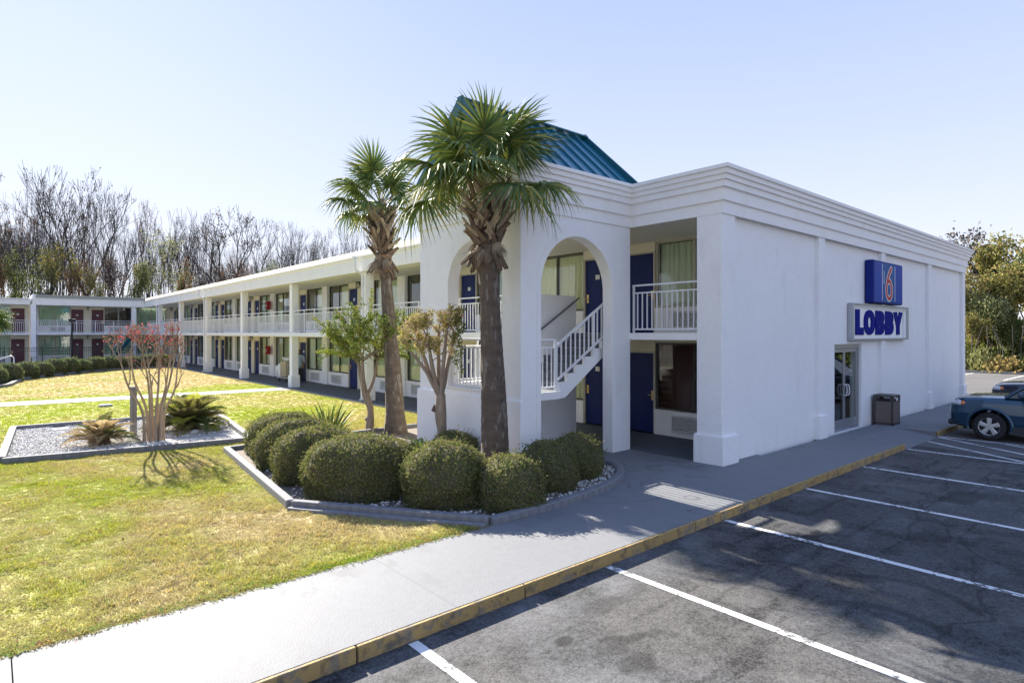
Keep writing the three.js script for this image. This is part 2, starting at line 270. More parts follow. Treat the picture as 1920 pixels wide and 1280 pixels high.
function stripe(x0, z0, x1, z1, w = 0.1) { const dx = x1 - x0, dz = z1 - z0, l = Math.hypot(dx, dz), nx = -dz / l * w / 2, nz = dx / l * w / 2; return line([[x0 - nx, z0 - nz], [x0 + nx, z0 + nz], [x1 + nx, z1 + nz], [x1 - nx, z1 - nz]]); }
const markings = new THREE.Group(); markings.name = 'parking_markings'; markings.userData.kind = 'structure'; scene.add(markings);
for (const x of [0.1, 2.82, 5.46, 8.1, 10.82, 13.48, 16.3, 18.9, 21.55, 24.2, 26.9]) part('painted_line', stripe(x, KZ + 0.02, x, 1.0), M.paint, markings);
for (const k of [-1.45, 0, 1.45, 2.9]) { // hatched aisle
  const a = [18.86, -4.75 + k], b = [16.34, -0.83 + k], cut = (p, q, z) => { const t = (z - p[1]) / (q[1] - p[1]); return [lerp(p[0], q[0], t), z]; };
  const A = a[1] < KZ + 0.03 ? cut(a, b, KZ + 0.03) : a; part('painted_line', flat([[A[0] - 0.06, A[1]], [A[0] + 0.06, A[1]], [b[0] + 0.06, b[1]], [b[0] - 0.06, b[1]]].reverse(), LOT + 0.008), M.paint, markings);
}
for (const [x, z, x1, z1] of [[44, -13.0, 50.4, -13], [44, -10.3, 50.4, -10.3], [44, -15.7, 50.4, -15.7], [44, -7.6, 50.4, -7.6]]) part('painted_line', stripe(x, z, x1, z1, 0.12), M.paint, markings);
struct('far_kerb', box(51, 51.2, -0.3, 0.02, -110, 60), M.path);

// front pavement in slabs with open joints, kerb stones along its edge
const EDGE = -6.35;
const pavement = new THREE.Group(); pavement.name = 'sidewalk'; pavement.userData.kind = 'structure'; scene.add(pavement);
{
  const cuts = [-12, -7.6, -4.2, 0.13, 3.35, 6.2, 9.3, 12.4, 16.2]; const lip = KZ - 0.046;
  for (let i = 0; i + 1 < cuts.length; i++) {
    const a = cuts[i] + (i === 3 ? 0.004 : 0.001), b = cuts[i + 1] - (i === 2 ? 0.004 : 0.001), back = i >= 7 ? -6.18 : EDGE;
    part('paving_slab', slab([[a, back], [a, lip - 0.006], [b, lip - 0.006], [b, back]], -0.28, 0, 0.003), M.walk, pavement);
  }
  part('paving_slab', slab([[16.21, -6.18], [16.21, -5.65], [18.85, -5.65], [18.85, -6.18]], -0.28, 0, 0.006), M.walk, pavement);
  part('kerb_ramp', pos3([16.21, 0, -5.64, 16.21, -0.125, KZ + 0.02, 18.85, 0, -5.64, 18.85, 0, -5.64, 16.21, -0.125, KZ + 0.02, 18.85, -0.125, KZ + 0.02]), M.walk, pavement);
  uvBoxIn(pavement.children[pavement.children.length - 1]);
  for (const [a, b] of [[18.86, 22.4], [22.41, 26], [26.01, 30.4]]) part('paving_slab', slab([[a, -6.18], [a, lip - 0.006], [b, lip - 0.006], [b, -6.18]], -0.28, 0, 0.006), M.walk, pavement);
  part('paving_slab', slab([[29.13, -70], [29.13, -6.19], [30.4, -6.19], [30.4, -70]], -0.28, 0, 0.006), M.walk, pavement);
  // apron round the corner planting, below the balcony and inside the tower
  part('paving_slab', slab([[6.15, -6.36], [7.1, -6.36], [9.29, -6.36], [10.84, -6.36], [10.84, -12.3], [9.0, -12.3], [9.05, -8.4], [9.3, -7.75], [8.7, -7.05], [7.9, -6.6], [6.9, -6.42]].reverse(), -0.28, -0.004), M.walk, pavement);
}
function uvBoxIn(o) { o.geometry = uvBox(o.geometry); }
const kerb = new THREE.Group(); kerb.name = 'kerb'; kerb.userData.kind = 'structure'; scene.add(kerb);
{
  const stone = (a, b, tilt) => { const g = box(a + 0.008, b - 0.008, -0.3, 0.004 + tilt, KZ - 0.042, KZ, 0.012); part('kerb_stone', g, M.kerb, kerb); };
  let x = -12; const ends = [-9, -6, -2.9, 0.35, 2.3, 4.18, 7.35, 9.12, 12.1, 14.2, 16.2];
  for (const e of ends) { stone(x, e, rr(-0.004, 0.004)); x = e; }
  for (const [a, b] of [[18.87, 21.4], [21.4, 24.4], [24.4, 27.4], [27.4, 30.4]]) stone(a, b, 0);
}
// courtyard: lawn sheet, walkway of the wing, path, pool deck
{
  const P = [[-16, -6.36], [6.1, -6.36], [10.55, -11], [10.55, -51.6], [6.2, -50.3], [1.35, -43.6], [0.4, -37.4], [-16, -36]].reverse();
  const g = flat(P, -0.012), p = g.attributes.position, uv = g.attributes.uv;
  for (let i = 0; i < p.count; i++) uv.setXY(i, (p.getX(i) - LW.x0) / (LW.x1 - LW.x0), (p.getZ(i) - LW.z0) / (LW.z1 - LW.z0));
  struct('lawn', g, M.lawn);
}
struct('wing_walkway', slab([[10.58, -66], [10.58, -12.31], [12.9, -12.31], [12.9, -66]], -0.28, 0.0), M.deck);
struct('wing_walkway', slab([[10.85, -12.3], [10.85, -6.37], [12.9, -6.37], [12.9, -12.3]], -0.28, -0.002), M.deck);
struct('walkway_edging', box(10.42, 10.57, -0.2, 0.03, -51.4, -12.4, 0.012), M.path);
struct('lawn_path', slab([[-16, -30.6], [-16, -28.6], [10.41, -27.4], [10.41, -28.75]], -0.2, 0.006), M.path);
struct('pool_deck', flat([[-40, -66], [-40, -38], [0.3, -38], [1.3, -44.2], [6.1, -51], [10.57, -52.2], [10.57, -66]].reverse().reverse(), -0.03), M.path);
struct('lot_verge', flat([[-60, -4.42], [-12.01, -4.42], [-12.01, -6.37], [-16, -6.37], [-16, -38], [-60, -38]], -0.03), M.earth);
// ---------------------------------------------------------------- motel buildings
const FX = 10.85, WALLX = 12.95, SL = 2.6, SOF = 4.95, TOP = 5.85;
const CORN = [[0, SOF], [0.03, SOF], [0.03, 5.17], [0.045, 5.19], [0.075, 5.2], [0.075, 5.42], [0.09, 5.44], [0.125, 5.45], [0.125, 5.56], [0.135, 5.575], [0.165, 5.58], [0.165, 5.66], [0.175, 5.675], [0.205, 5.68], [0.205, 5.755], [0.215, 5.77], [0.25, 5.78], [0.25, TOP], [0, TOP]];
const FASC = [[0, SOF], [0.1, SOF], [0.1, 5.2], [0.085, 5.21], [0.085, 5.33], [0.07, 5.34], [0.07, 5.48], [0.13, 5.485], [0.13, 5.53], [0.05, 5.54], [-0.3, 5.54], [-0.3, SOF]];
const FTOP = [[-0.28, 5.545], [0.06, 5.545], [0.05, 5.58], [-0.16, 5.83], [-0.28, 5.83]];
// ---- room fronts: local x along the wall, y up, z out of the wall
const RW = 3.775;
function pleats(w, h, gapL = 0, s = 1, amp = 0.035) { // hanging pleated curtain, front at z = 0
  const n = Math.max(12, Math.round(w / 0.035)), a = [], N = 3; const f = (i, t) => { const x = i / n * w; return [x + 0.01 * Math.sin(x * 31 + s) * t, h * (1 - t), amp * Math.sin(x * 46 + 1.7 * Math.sin(x * 7 + s)) * (0.5 + 0.5 * t) + 0.012 * Math.sin(x * 90 + s)]; };
  for (let i = 0; i < n; i++) for (let k = 0; k < N; k++) { const p = f(i, k / N), q = f(i + 1, k / N), r = f(i, (k + 1) / N), t = f(i + 1, (k + 1) / N); a.push(...p, ...r, ...q, ...q, ...r, ...t); }
  const g = pos3(a); const m = mergeVertices(g); m.computeVertexNormals(); g.setAttribute('uv', new THREE.Float32BufferAttribute(new Float32Array(a.length / 3 * 2), 2)); return m;
}
function roomFront(B, place, mirror, y0, o = {}) {
  const X = x => mirror ? RW - x : x, put = (name, geo, m, x, y, z, parent = B) => { const q = part(name, geo, m, parent); if (parent === B) { const w = place(X(x), z); q.position.set(w[0], y0 + y, w[1]); q.rotation.y = place.turn; } else q.position.set((X(x) - parent.userData.lx) , y - parent.userData.ly, z - parent.userData.lz); return q; };
  const mark = (q, x, y, z) => { q.userData.lx = X(x); q.userData.ly = y; q.userData.lz = z; return q; };
  const H = o.h ?? 2.35, C = y0 > 1 ? 2.36 : 2.46;
  // wall pieces
  put('wall_pier', cbox(0.26, C, 0.2), M.cream, 0.13, C / 2, -0.1);
  put('wall_pier', cbox(0.3, C, 0.3), M.trim, 3.625, C / 2, -0.08);
  put('over_door_panel', cbox(0.98, C - 2.12, 0.16), M.cream, 0.75, (C + 2.12) / 2, -0.1);
  put('window_header', cbox(2.235, C - H, 0.16), M.cream, 2.3575, (C + H) / 2, -0.1);
  put('sill_panel', cbox(2.235, 0.64, 0.16), M.trim, 2.3575, 0.32, -0.08);
  // door
  const d = mark(put('door', cbox(0.88, 2.06, 0.05), o.door ?? M.navy, 0.75, 1.04, -0.11), 0.75, 1.04, -0.11);
  put('door_frame', memo('dframe', () => merge([box(-0.49, -0.44, 0, 2.12, -0.08, 0.06), box(0.44, 0.49, 0, 2.12, -0.08, 0.06), box(-0.44, 0.44, 2.075, 2.12, -0.08, 0.06)])), M.frameTan, 0.75, 0, -0.08);
  put('door_handle', memo('dhand', () => merge([box(-0.035, 0.035, -0.12, 0.12, 0, 0.012), rod([0, 0, 0], [0, 0, 0.06], 0.014), rod([0, 0, 0.06], [-0.1, 0, 0.06], 0.012)])), M.brass, 1.12, 0.98, -0.085, d);
  if (!o.noPlate) put('number_plate', cbox(0.15, 0.13, 0.012), M.plate, 0.75, 1.58, -0.078, d);
  // window
  const fr = mark(put('window', memo('wframe' + H, () => merge([box(-1.1175, -1.06, 0.64, H, -0.06, 0.03), box(1.06, 1.1175, 0.64, H, -0.06, 0.03), box(-1.06, 1.06, 0.64, 0.69, -0.06, 0.03), box(-1.06, 1.06, H - 0.05, H, -0.06, 0.03), box(-0.03, 0.03, 0.69, H - 0.05, -0.055, 0.025)])), o.frame ?? M.frameTan, 2.3575, 0, -0.1), 2.3575, 0, -0.1);
  for (const s of [-0.545, 0.545]) put('window_pane', cbox(1.03, H - 0.74, 0.006), M.glass, 2.3575 + s, (0.69 + H - 0.05) / 2, -0.1, fr);
  const cw = o.curtain ?? 1; // 0 none, 1 closed, 2 half open, 3 other half
  if (cw) { const w = cw === 1 ? 2.1 : 1.1, k = 'cur' + w + (o.cs ?? 1) + H; const c = put('curtain', memo(k, () => { const g = pleats(w, H - 0.72, 0, o.cs ?? 1); g.translate(-w / 2, 0.67, 0); return g; }), o.cmat ?? M.curtain, 2.3575 + (cw === 2 ? -0.5 : cw === 3 ? 0.5 : 0), 0, -0.24, fr); }
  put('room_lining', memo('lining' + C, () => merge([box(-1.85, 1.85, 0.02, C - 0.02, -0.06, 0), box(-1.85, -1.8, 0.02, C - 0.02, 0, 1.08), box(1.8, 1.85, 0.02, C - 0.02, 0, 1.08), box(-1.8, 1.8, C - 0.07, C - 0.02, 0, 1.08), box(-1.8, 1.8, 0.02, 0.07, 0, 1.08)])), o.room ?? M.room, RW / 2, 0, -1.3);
  // air conditioner
  const ac = mark(put('air_conditioner', memo('acf', () => merge([box(-0.53, 0.53, -0.21, -0.18, 0, 0.05), box(-0.53, 0.53, 0.18, 0.21, 0, 0.05), box(-0.53, -0.5, -0.18, 0.18, 0, 0.05), box(0.5, 0.53, -0.18, 0.18, 0, 0.05)])), M.acGrille, o.acx ?? 2.15, 0.33, 0.0), o.acx ?? 2.15, 0.33, 0.0);
  put('grille_back', cbox(1.0, 0.36, 0.008), M.acDark, o.acx ?? 2.15, 0.33, 0.008, ac);
  put('grille_slats', memo('acs', () => merge([...Array(8)].map((_, i) => { const g = new THREE.BoxGeometry(1.0, 0.022, 0.03); g.rotateX(0.5); g.translate(0, -0.157 + i * 0.045, 0); return g; }))), M.acGrille, o.acx ?? 2.15, 0.33, 0.03, ac);
}
const placeWing = z0 => { const f = (x, z) => [WALLX - z, z0 + x]; f.turn = -Math.PI / 2; return f; };
const placeFar = x0 => { const f = (x, z) => [x0 + x, -65.9 + z]; f.turn = 0; return f; };
function lamp(B, x, y, z, turn) { // wall lantern
  const l = part('wall_lamp', memo('lampb', () => merge([box(-0.05, 0.05, -0.08, 0.1, 0, 0.02), rod([0, 0.06, 0.02], [0, 0.1, 0.13], 0.012), box(-0.075, 0.075, 0.03, 0.05, 0.06, 0.21), box(-0.055, -0.045, -0.2, 0.03, 0.075, 0.085), box(0.045, 0.055, -0.2, 0.03, 0.075, 0.085), box(-0.055, -0.045, -0.2, 0.03, 0.185, 0.195), box(0.045, 0.055, -0.2, 0.03, 0.185, 0.195), box(-0.06, 0.06, -0.22, -0.2, 0.07, 0.2), new THREE.ConeGeometry(0.09, 0.07, 4).rotateY(Math.PI / 4).translate(0, 0.085, 0.135)])), M.lampIron, B, [x, y, z], turn);
  part('lamp_glass', memo('lampg', () => box(-0.043, 0.043, -0.2, 0.03, 0.087, 0.183)), M.lampGlass, l);
}
// straight guard rail along local x: bottom rail, mid rail, handrail, short posts, pickets
function guard(B, a, b, y0, pick, name = 'railing') {
  const A = V(a[0], 0, a[1]), D = V(b[0] - a[0], 0, b[1] - a[1]), L = D.length(), turn = -Math.atan2(D.z, D.x), at = t => [a[0] + D.x * t / L, y0, a[1] + D.z * t / L];
  const r = part(name, merge([box(0, L, 1.04, 1.075, -0.025, 0.025), box(0, L, 0.875, 0.905, -0.02, 0.02), box(0, L, 0.065, 0.1, -0.02, 0.02), ...[...Array(Math.max(2, Math.round(L / 1.25) + 1))].map((_, i, q) => { const x = lerp(0.025, L - 0.025, i / (q.length - 1)); return box(x - 0.02, x + 0.02, 0, 1.04, -0.019, 0.019); })]), M.rail, B, at(0), turn);
  const n = Math.round(L / 0.128), pg = [];
  for (let i = 1; i < n; i++) { const x = i * L / n; if (pick) part('picket', memo('picket', () => box(-0.011, 0.011, 0.1, 0.875, -0.011, 0.011)), M.rail, r, [x, 0, 0]); else pg.push(box(x - 0.011, x + 0.011, 0.1, 0.875, -0.011, 0.011)); }
  if (!pick) { const s = part('picket_row', merge(pg), M.rail, r); s.userData.kind = 'stuff'; }
  return r;
}
function column(B, x, z, h, w = 0.32, plinth = true) { // square column with a stepped plinth
  const c = part('column', merge([box(x - w / 2, x + w / 2, 0.57, h, z - w / 2, z + w / 2, 0.012)]), M.stucco, B);
  if (plinth) part('plinth', merge([box(x - w / 2 - 0.05, x + w / 2 + 0.05, -0.02, 0.55, z - w / 2 - 0.05, z + w / 2 + 0.05, 0.012), box(x - w / 2 - 0.025, x + w / 2 + 0.025, 0.55, 0.575, z - w / 2 - 0.025, z + w / 2 + 0.025)]), M.stucco, c);
}
function downspout(B, x, z) {
  part('downspout', merge([tube([[x - 0.32, 5.45, z], [x - 0.32, 5.1, z], [x - 0.26, 4.98, z], [x - 0.05, 4.86, z], [x, 4.74, z], [x, 4.5, z]], 0.05, 8, 24), rod([x, 4.52, z], [x, 0.12, z], 0.05, 8), tube([[x, 0.14, z], [x - 0.02, 0.06, z], [x - 0.14, 0.03, z]], 0.05, 8, 6), box(x - 0.4, x - 0.24, 5.4, 5.5, z - 0.08, z + 0.08)]), M.rail, B);
}
// ---- lobby block
const LOB = thing('lobby_building', 'white stucco lobby block with stepped cornice and glass entrance doors', 'building');
{
  const Z = -6.3, P = -6.2;
  // end wall with the door opening
  const s = new THREE.Shape([[11.3, -0.25], [29.0, -0.25], [29.0, 5.0], [11.3, 5.0]].map(p => new THREE.Vector2(...p)));
  s.holes.push(new THREE.Path([[16.55, -0.01], [18.42, -0.01], [18.42, 2.3], [16.55, 2.3]].map(p => new THREE.Vector2(...p))));
  const w = uvBox(new THREE.ExtrudeGeometry(s, { depth: 0.3, bevelEnabled: false })); w.translate(0, 0, Z - 0.3);
  part('end_wall', w, M.stucco, LOB);
  for (const [a, b] of [[15.35, 15.72], [19.72, 20.06], [24.3, 24.66]]) { const q = part('pilaster', box(a, b, 0.55, 4.97, Z - 0.02, P, 0.008), M.stucco, LOB); part('plinth', box(a - 0.05, b + 0.05, -0.02, 0.565, Z - 0.02, P + 0.05, 0.01), M.stucco, q); }
  const q2 = part('pilaster', box(28.72, 29.08, 0.55, 4.97, Z - 0.32, P, 0.008), M.stucco, LOB); part('plinth', box(28.67, 29.13, -0.02, 0.565, Z - 0.4, P + 0.05, 0.01), M.stucco, q2);
  part('wall_band', box(11.36, 29.08, 4.971, 5.2, Z - 0.2, P + 0.012), M.stucco, LOB);
  part('side_wall', box(28.7, 29.02, -0.2, 5.4, -66, Z - 0.33), M.stucco, LOB);
  // corner pillar
  const c = part('corner_pillar', box(FX - 0.02, 11.35, 0.55, 4.96, -6.76, P, 0.014), M.stucco, LOB);
  part('plinth', merge([box(FX - 0.07, 11.4, -0.02, 0.56, -6.81, P + 0.05, 0.014), box(FX - 0.045, 11.375, 0.558, 0.58, -6.785, P + 0.025)]), M.stucco, c);
  part('cornice', sweep(CORN, [[FX, -8.45], [FX, P], [29.05, P], [29.05, -66]]), M.trim, LOB);
  part('roof', box(11.0, 28.9, 5.3, 5.55, -66, -6.4), M.path, LOB);
  part('ceiling', box(FX + 0.01, 13.1, 4.955, 5.2, -12.3, -6.62), M.soffit, LOB);
  // balcony floor and guard
  part('balcony_slab', box(FX, 13.0, 2.452, SL, -12.28, -6.75), M.trim, LOB);
  guard(LOB, [FX + 0.1, -8.45], [FX + 0.1, -6.77], SL, true);
  // back wall rooms of the first bay
  roomFront(LOB, placeWing(-10.55), false, 0, { noPlate: true, curtain: 0, room: M.roomRed, frame: M.frameDark, acx: 2.3 });
  roomFront(LOB, placeWing(-10.55), false, SL, { noPlate: true, cs: 2, acx: 2.3, cmat: M.curtain });
  part('wall_picture', cbox(0.02, 0.62, 0.42), mat([0.02, 0.04, 0.06], 0.3), LOB, [WALLX + 1.27, 1.75, -8.55]);
  part('end_pier', box(12.9, 13.2, 0, 4.95, -6.77, -6.62), M.cream, LOB);
  // entrance doors
  const D = part('entrance_door_frame', merge([box(16.551, 16.6, 0, 2.299, -6.5, -6.36), box(18.37, 18.419, 0, 2.299, -6.5, -6.36), box(16.6, 18.37, 2.19, 2.299, -6.5, -6.36), box(16.6, 18.37, -0.005, 0.02, -6.52, -6.34)]), M.alu, LOB);
  for (const [x, s1] of [[17.043, 1], [17.927, -1]]) {
    const d = part('entrance_door', merge([box(-0.438, -0.385, 0.025, 2.18, -0.018, 0.018), box(0.385, 0.438, 0.025, 2.18, -0.018, 0.018), box(-0.385, 0.385, 0.025, 0.27, -0.018, 0.018), box(-0.385, 0.385, 2.08, 2.18, -0.018, 0.018)]), M.alu, LOB, [x, 0, -6.42]);
    part('door_glass', cbox(0.77, 1.81, 0.008), M.glass, d, [0, 1.175, 0]);
    part('pull_handle', tube([[s1 * 0.36, 1.2, 0.02], [s1 * 0.36, 1.2, 0.09], [s1 * 0.36, 0.92, 0.09], [s1 * 0.36, 0.92, 0.02]], 0.014, 8, 24), M.rail, d);
  }
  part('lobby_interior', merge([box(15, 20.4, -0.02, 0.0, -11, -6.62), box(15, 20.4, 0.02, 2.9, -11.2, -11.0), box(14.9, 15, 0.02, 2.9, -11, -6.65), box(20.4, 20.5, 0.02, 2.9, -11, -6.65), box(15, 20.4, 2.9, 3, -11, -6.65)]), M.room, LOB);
  rebase(LOB, FX, 0, -6.3);
}
// ---- stair tower
const TW = thing('stair_tower', 'square white stair tower with two round arches and a teal gable roof', 'tower');
const TX = 7.55, TZ0 = -11.95, TZ1 = -8.45;
{
  const arch = (x0, x1, y0, spring) => { const p = new THREE.Path(), r = (x1 - x0) / 2; p.moveTo(x0, y0); p.lineTo(x1, y0); p.lineTo(x1, spring); p.absarc((x0 + x1) / 2, spring, r, 0, Math.PI, false); p.lineTo(x0, y0); return p; };
  const wall = (a, b, hole) => { const s = new THREE.Shape([[a, -0.25], [b, -0.25], [b, 4.97], [a, 4.97]].map(p => new THREE.Vector2(...p))); s.holes.push(hole); return new THREE.ExtrudeGeometry(s, { depth: 0.274, bevelEnabled: true, bevelSize: 0.006, bevelOffset: -0.006, bevelThickness: 0.006, bevelSegments: 1, curveSegments: 28 }); };
  const front = wall(TX, FX - 0.002, arch(8.09, 10.24, -0.2, 3.5)); front.translate(0, 0, TZ1 - 0.28);
  part('front_wall', uvBox(front), M.stucco, TW);
  const back = wall(TX, FX - 0.002, arch(8.0, 10.24, 1.42, 3.5)); back.translate(0, 0, TZ0 + 0.006);
  part('back_wall', uvBox(back), M.stucco, TW);
  const left = wall(-TZ1 + 0.281, -TZ0 - 0.287, arch(9.0, 10.83, 1.42, 3.6)); left.rotateY(Math.PI / 2); left.translate(TX + 0.006, 0, 0);
  part('left_wall', uvBox(left), M.stucco, TW);
  { const b = [[7.97, 0.02]]; for (let i = 0; i <= 14; i++) { const a = Math.PI - i / 14 * 1.25, r = 1.195 + 0.05 * i / 14; b.push([9.165 + Math.cos(a) * r, 3.5 + Math.sin(a) * r]); } part('stucco_bead', tube(b.map(([x, y]) => V(x, y, TZ1 - 0.001)), 0.007, 5, 60), M.stucco, TW); }
  part('base_plinth', sweep([[0, -0.05], [0.05, -0.05], [0.05, 1.3], [0.03, 1.33], [0, 1.34]], [[FX - 0.4, TZ0], [TX, TZ0], [TX, TZ1], [TX + 0.02, TZ1]]), M.stucco, TW);
  part('cornice', sweep(CORN, [[FX - 0.1, TZ0], [TX, TZ0], [TX, TZ1], [FX + 0.12, TZ1]]), M.trim, TW);
  part('ceiling', box(TX + 0.28, FX, 4.86, 5.1, TZ0 + 0.3, TZ1 - 0.29), M.soffit, TW);
  part('dividing_wall', box(8.97, 10.9, -0.02, 3.5, -10.29, -10.14, 0.01), M.stucco, TW);
  part('wall_handrail', merge([rod([9.0, 2.32, -10.03], [10.88, 3.45, -10.03], 0.024, 8), ...[0.1, 0.5, 0.9].map(t => rod([lerp(9, 10.88, t), lerp(2.32, 3.45, t), -10.03], [lerp(9, 10.88, t), lerp(2.26, 3.39, t), -10.14], 0.01))]), M.darkRail, TW);
  part('landing', box(TX + 0.282, 8.94, 1.24, 1.4, -11.66, -8.74), M.trim, TW);
  part('landing_floor', box(TX + 0.3, 8.93, 1.401, 1.408, -11.6, -8.8), M.step, TW);
  part('arch_sill', box(TX - 0.04, TX + 0.3, 1.4, 1.46, -10.9, -8.93, 0.012), M.rail, TW);
  guard(TW, [TX + 0.12, -10.82], [TX + 0.12, -9.01], 1.4, true);
  guard(TW, [8.02, TZ0 + 0.15], [10.22, TZ0 + 0.15], 1.4, true);
  guard(TW, [8.1, -8.82], [8.86, -8.82], 1.4, true);
  // upper flight: sawtooth stringer, treads, sloping guard
  const n = 7, run = 1.95 / n, rise = 1.2 / n, x0 = 8.95, y0 = 1.4, sh = [];
  sh.push([x0, y0]); for (let i = 0; i < n; i++) { sh.push([x0 + i * run, y0 + (i + 1) * rise]); sh.push([x0 + (i + 1) * run, y0 + (i + 1) * rise]); }
  sh.push([x0 + 1.95, 2.42], [x0 + 0.2, 1.235], [x0, 1.235]);
  const S = new THREE.Shape(sh.map(p => new THREE.Vector2(...p))), str = uvBox(new THREE.ExtrudeGeometry(S, { depth: 0.09, bevelEnabled: false })); str.translate(0, 0, -8.93);
  part('stringer', str, M.trim, TW);
  for (let i = 0; i < n; i++) { part('stair_tread', box(x0 + i * run - 0.02, x0 + (i + 1) * run, y0 + (i + 1) * rise - 0.05, y0 + (i + 1) * rise - 0.004, -10.13, -8.935), M.step, TW); part('stair_riser', box(x0 + i * run, x0 + i * run + 0.025, y0 + i * rise, y0 + (i + 1) * rise - 0.052, -10.13, -8.935), M.step, TW); }
  const sl = rise / run, yr = x => y0 + (x - x0) * sl;
  const g = part('stair_railing', merge([beam([8.86, yr(8.86) + 0.98, -8.82], [10.86, yr(10.86) + 0.98, -8.82], 0.045, 0.045), beam([8.88, yr(8.88) + 0.25, -8.82], [10.86, yr(10.86) + 0.25, -8.82], 0.04, 0.04), box(8.84, 8.89, 1.4, 2.44, -8.845, -8.795), box(10.0, 10.05, yr(10) + 0.1, yr(10) + 0.98, -8.845, -8.795)]), M.rail, TW);
  for (let i = 1; i < 14; i++) { const x = 8.88 + i * 0.142; part('picket', memo('spick', () => box(-0.012, 0.012, 0.25, 0.97, -0.012, 0.012)), M.rail, g, [x, yr(x), -8.82]); }
  // lower flight
  for (let i = 0; i < 8; i++) part('stair_tread', box(10.9 - (i + 1) * 0.244, 10.9 - i * 0.244 + 0.02, (i + 1) * 0.175 - 0.05, (i + 1) * 0.175 - 0.002, -11.64, -10.31), M.step, TW);
  // gable roof with standing seams: ridge along x
  const rx0 = 7.46, rx1 = 11.2, np = 9, ry = 7.44, ez = 1.72, ey = 5.84, rz = (TZ0 + TZ1) / 2, pw = (rx1 - rx0) / np;
  for (const sgn of [1, -1]) for (let i = 0; i < np; i++) {
    const a = rx0 + i * pw, b = a + pw, e = rz + sgn * ez, t = 0.06;
    const q = [[a, ry, rz], [b, ry, rz], [b, ey, e], [a, ey, e]], pg = [];
    const dn = q.map(p => [p[0], p[1] - t, p[2]]);
    const quad = (A, B, C2, D2) => pg.push(...A, ...B, ...C2, ...A, ...C2, ...D2);
    quad(q[0], q[3], q[2], q[1]); quad(dn[0], dn[1], dn[2], dn[3]); quad(q[3], dn[3], dn[2], q[2]); quad(q[0], dn[0], dn[3], q[3]); quad(q[1], q[2], dn[2], dn[1]);
    const panel = part('roof_panel', uvBox(pos3(pg)), M.teal, TW);
    part('roof_seam', beam([a + 0.02, ry + 0.02, rz + sgn * 0.03], [a + 0.02, ey + 0.025, e - sgn * 0.02], 0.035, 0.06), M.teal, panel);
  }
  part('ridge_cap', merge([beam([rx0 - 0.04, ry + 0.035, rz - 0.06], [rx1 + 0.04, ry + 0.035, rz - 0.06], 0.16, 0.03), beam([rx0 - 0.04, ry + 0.036, rz + 0.06], [rx1 + 0.04, ry + 0.036, rz + 0.06], 0.16, 0.03)]), M.teal, TW);
  for (const x of [rx0 - 0.022, rx1 + 0.028]) part('ridge_end', cbox(0.06, 0.3, 0.16), M.tealDark, TW, [x, ry - 0.05, rz]);
  for (const x of [rx0 - 0.02, rx1 + 0.03]) for (const sgn of [1, -1]) part('rake_trim', beam([x, ry - 0.02, rz], [x, ey - 0.0, rz + sgn * ez], 0.05, 0.24), M.tealDark, TW);
  for (const x of [rx0 + 0.18, rx1 - 0.3]) { const gg = new THREE.Shape([[rz - 1.6, 5.5], [rz + 1.6, 5.5], [rz + 1.6, 5.85], [rz, 7.4], [rz - 1.6, 5.85]].map(p => new THREE.Vector2(-p[0], p[1]))); const e = new THREE.ExtrudeGeometry(gg, { depth: 0.1, bevelEnabled: false }); e.rotateY(Math.PI / 2); e.translate(x, 0, 0); part('gable_end', uvBox(e), M.tealDark, TW); }
  for (const sgn of [1, -1]) part('eave_trim', beam([rx0, ey - 0.03, rz + sgn * (ez + 0.02)], [rx1, ey - 0.03, rz + sgn * (ez + 0.02)], 0.04, 0.12), M.tealDark, TW);
  rebase(TW, TX, 0, TZ1);
}
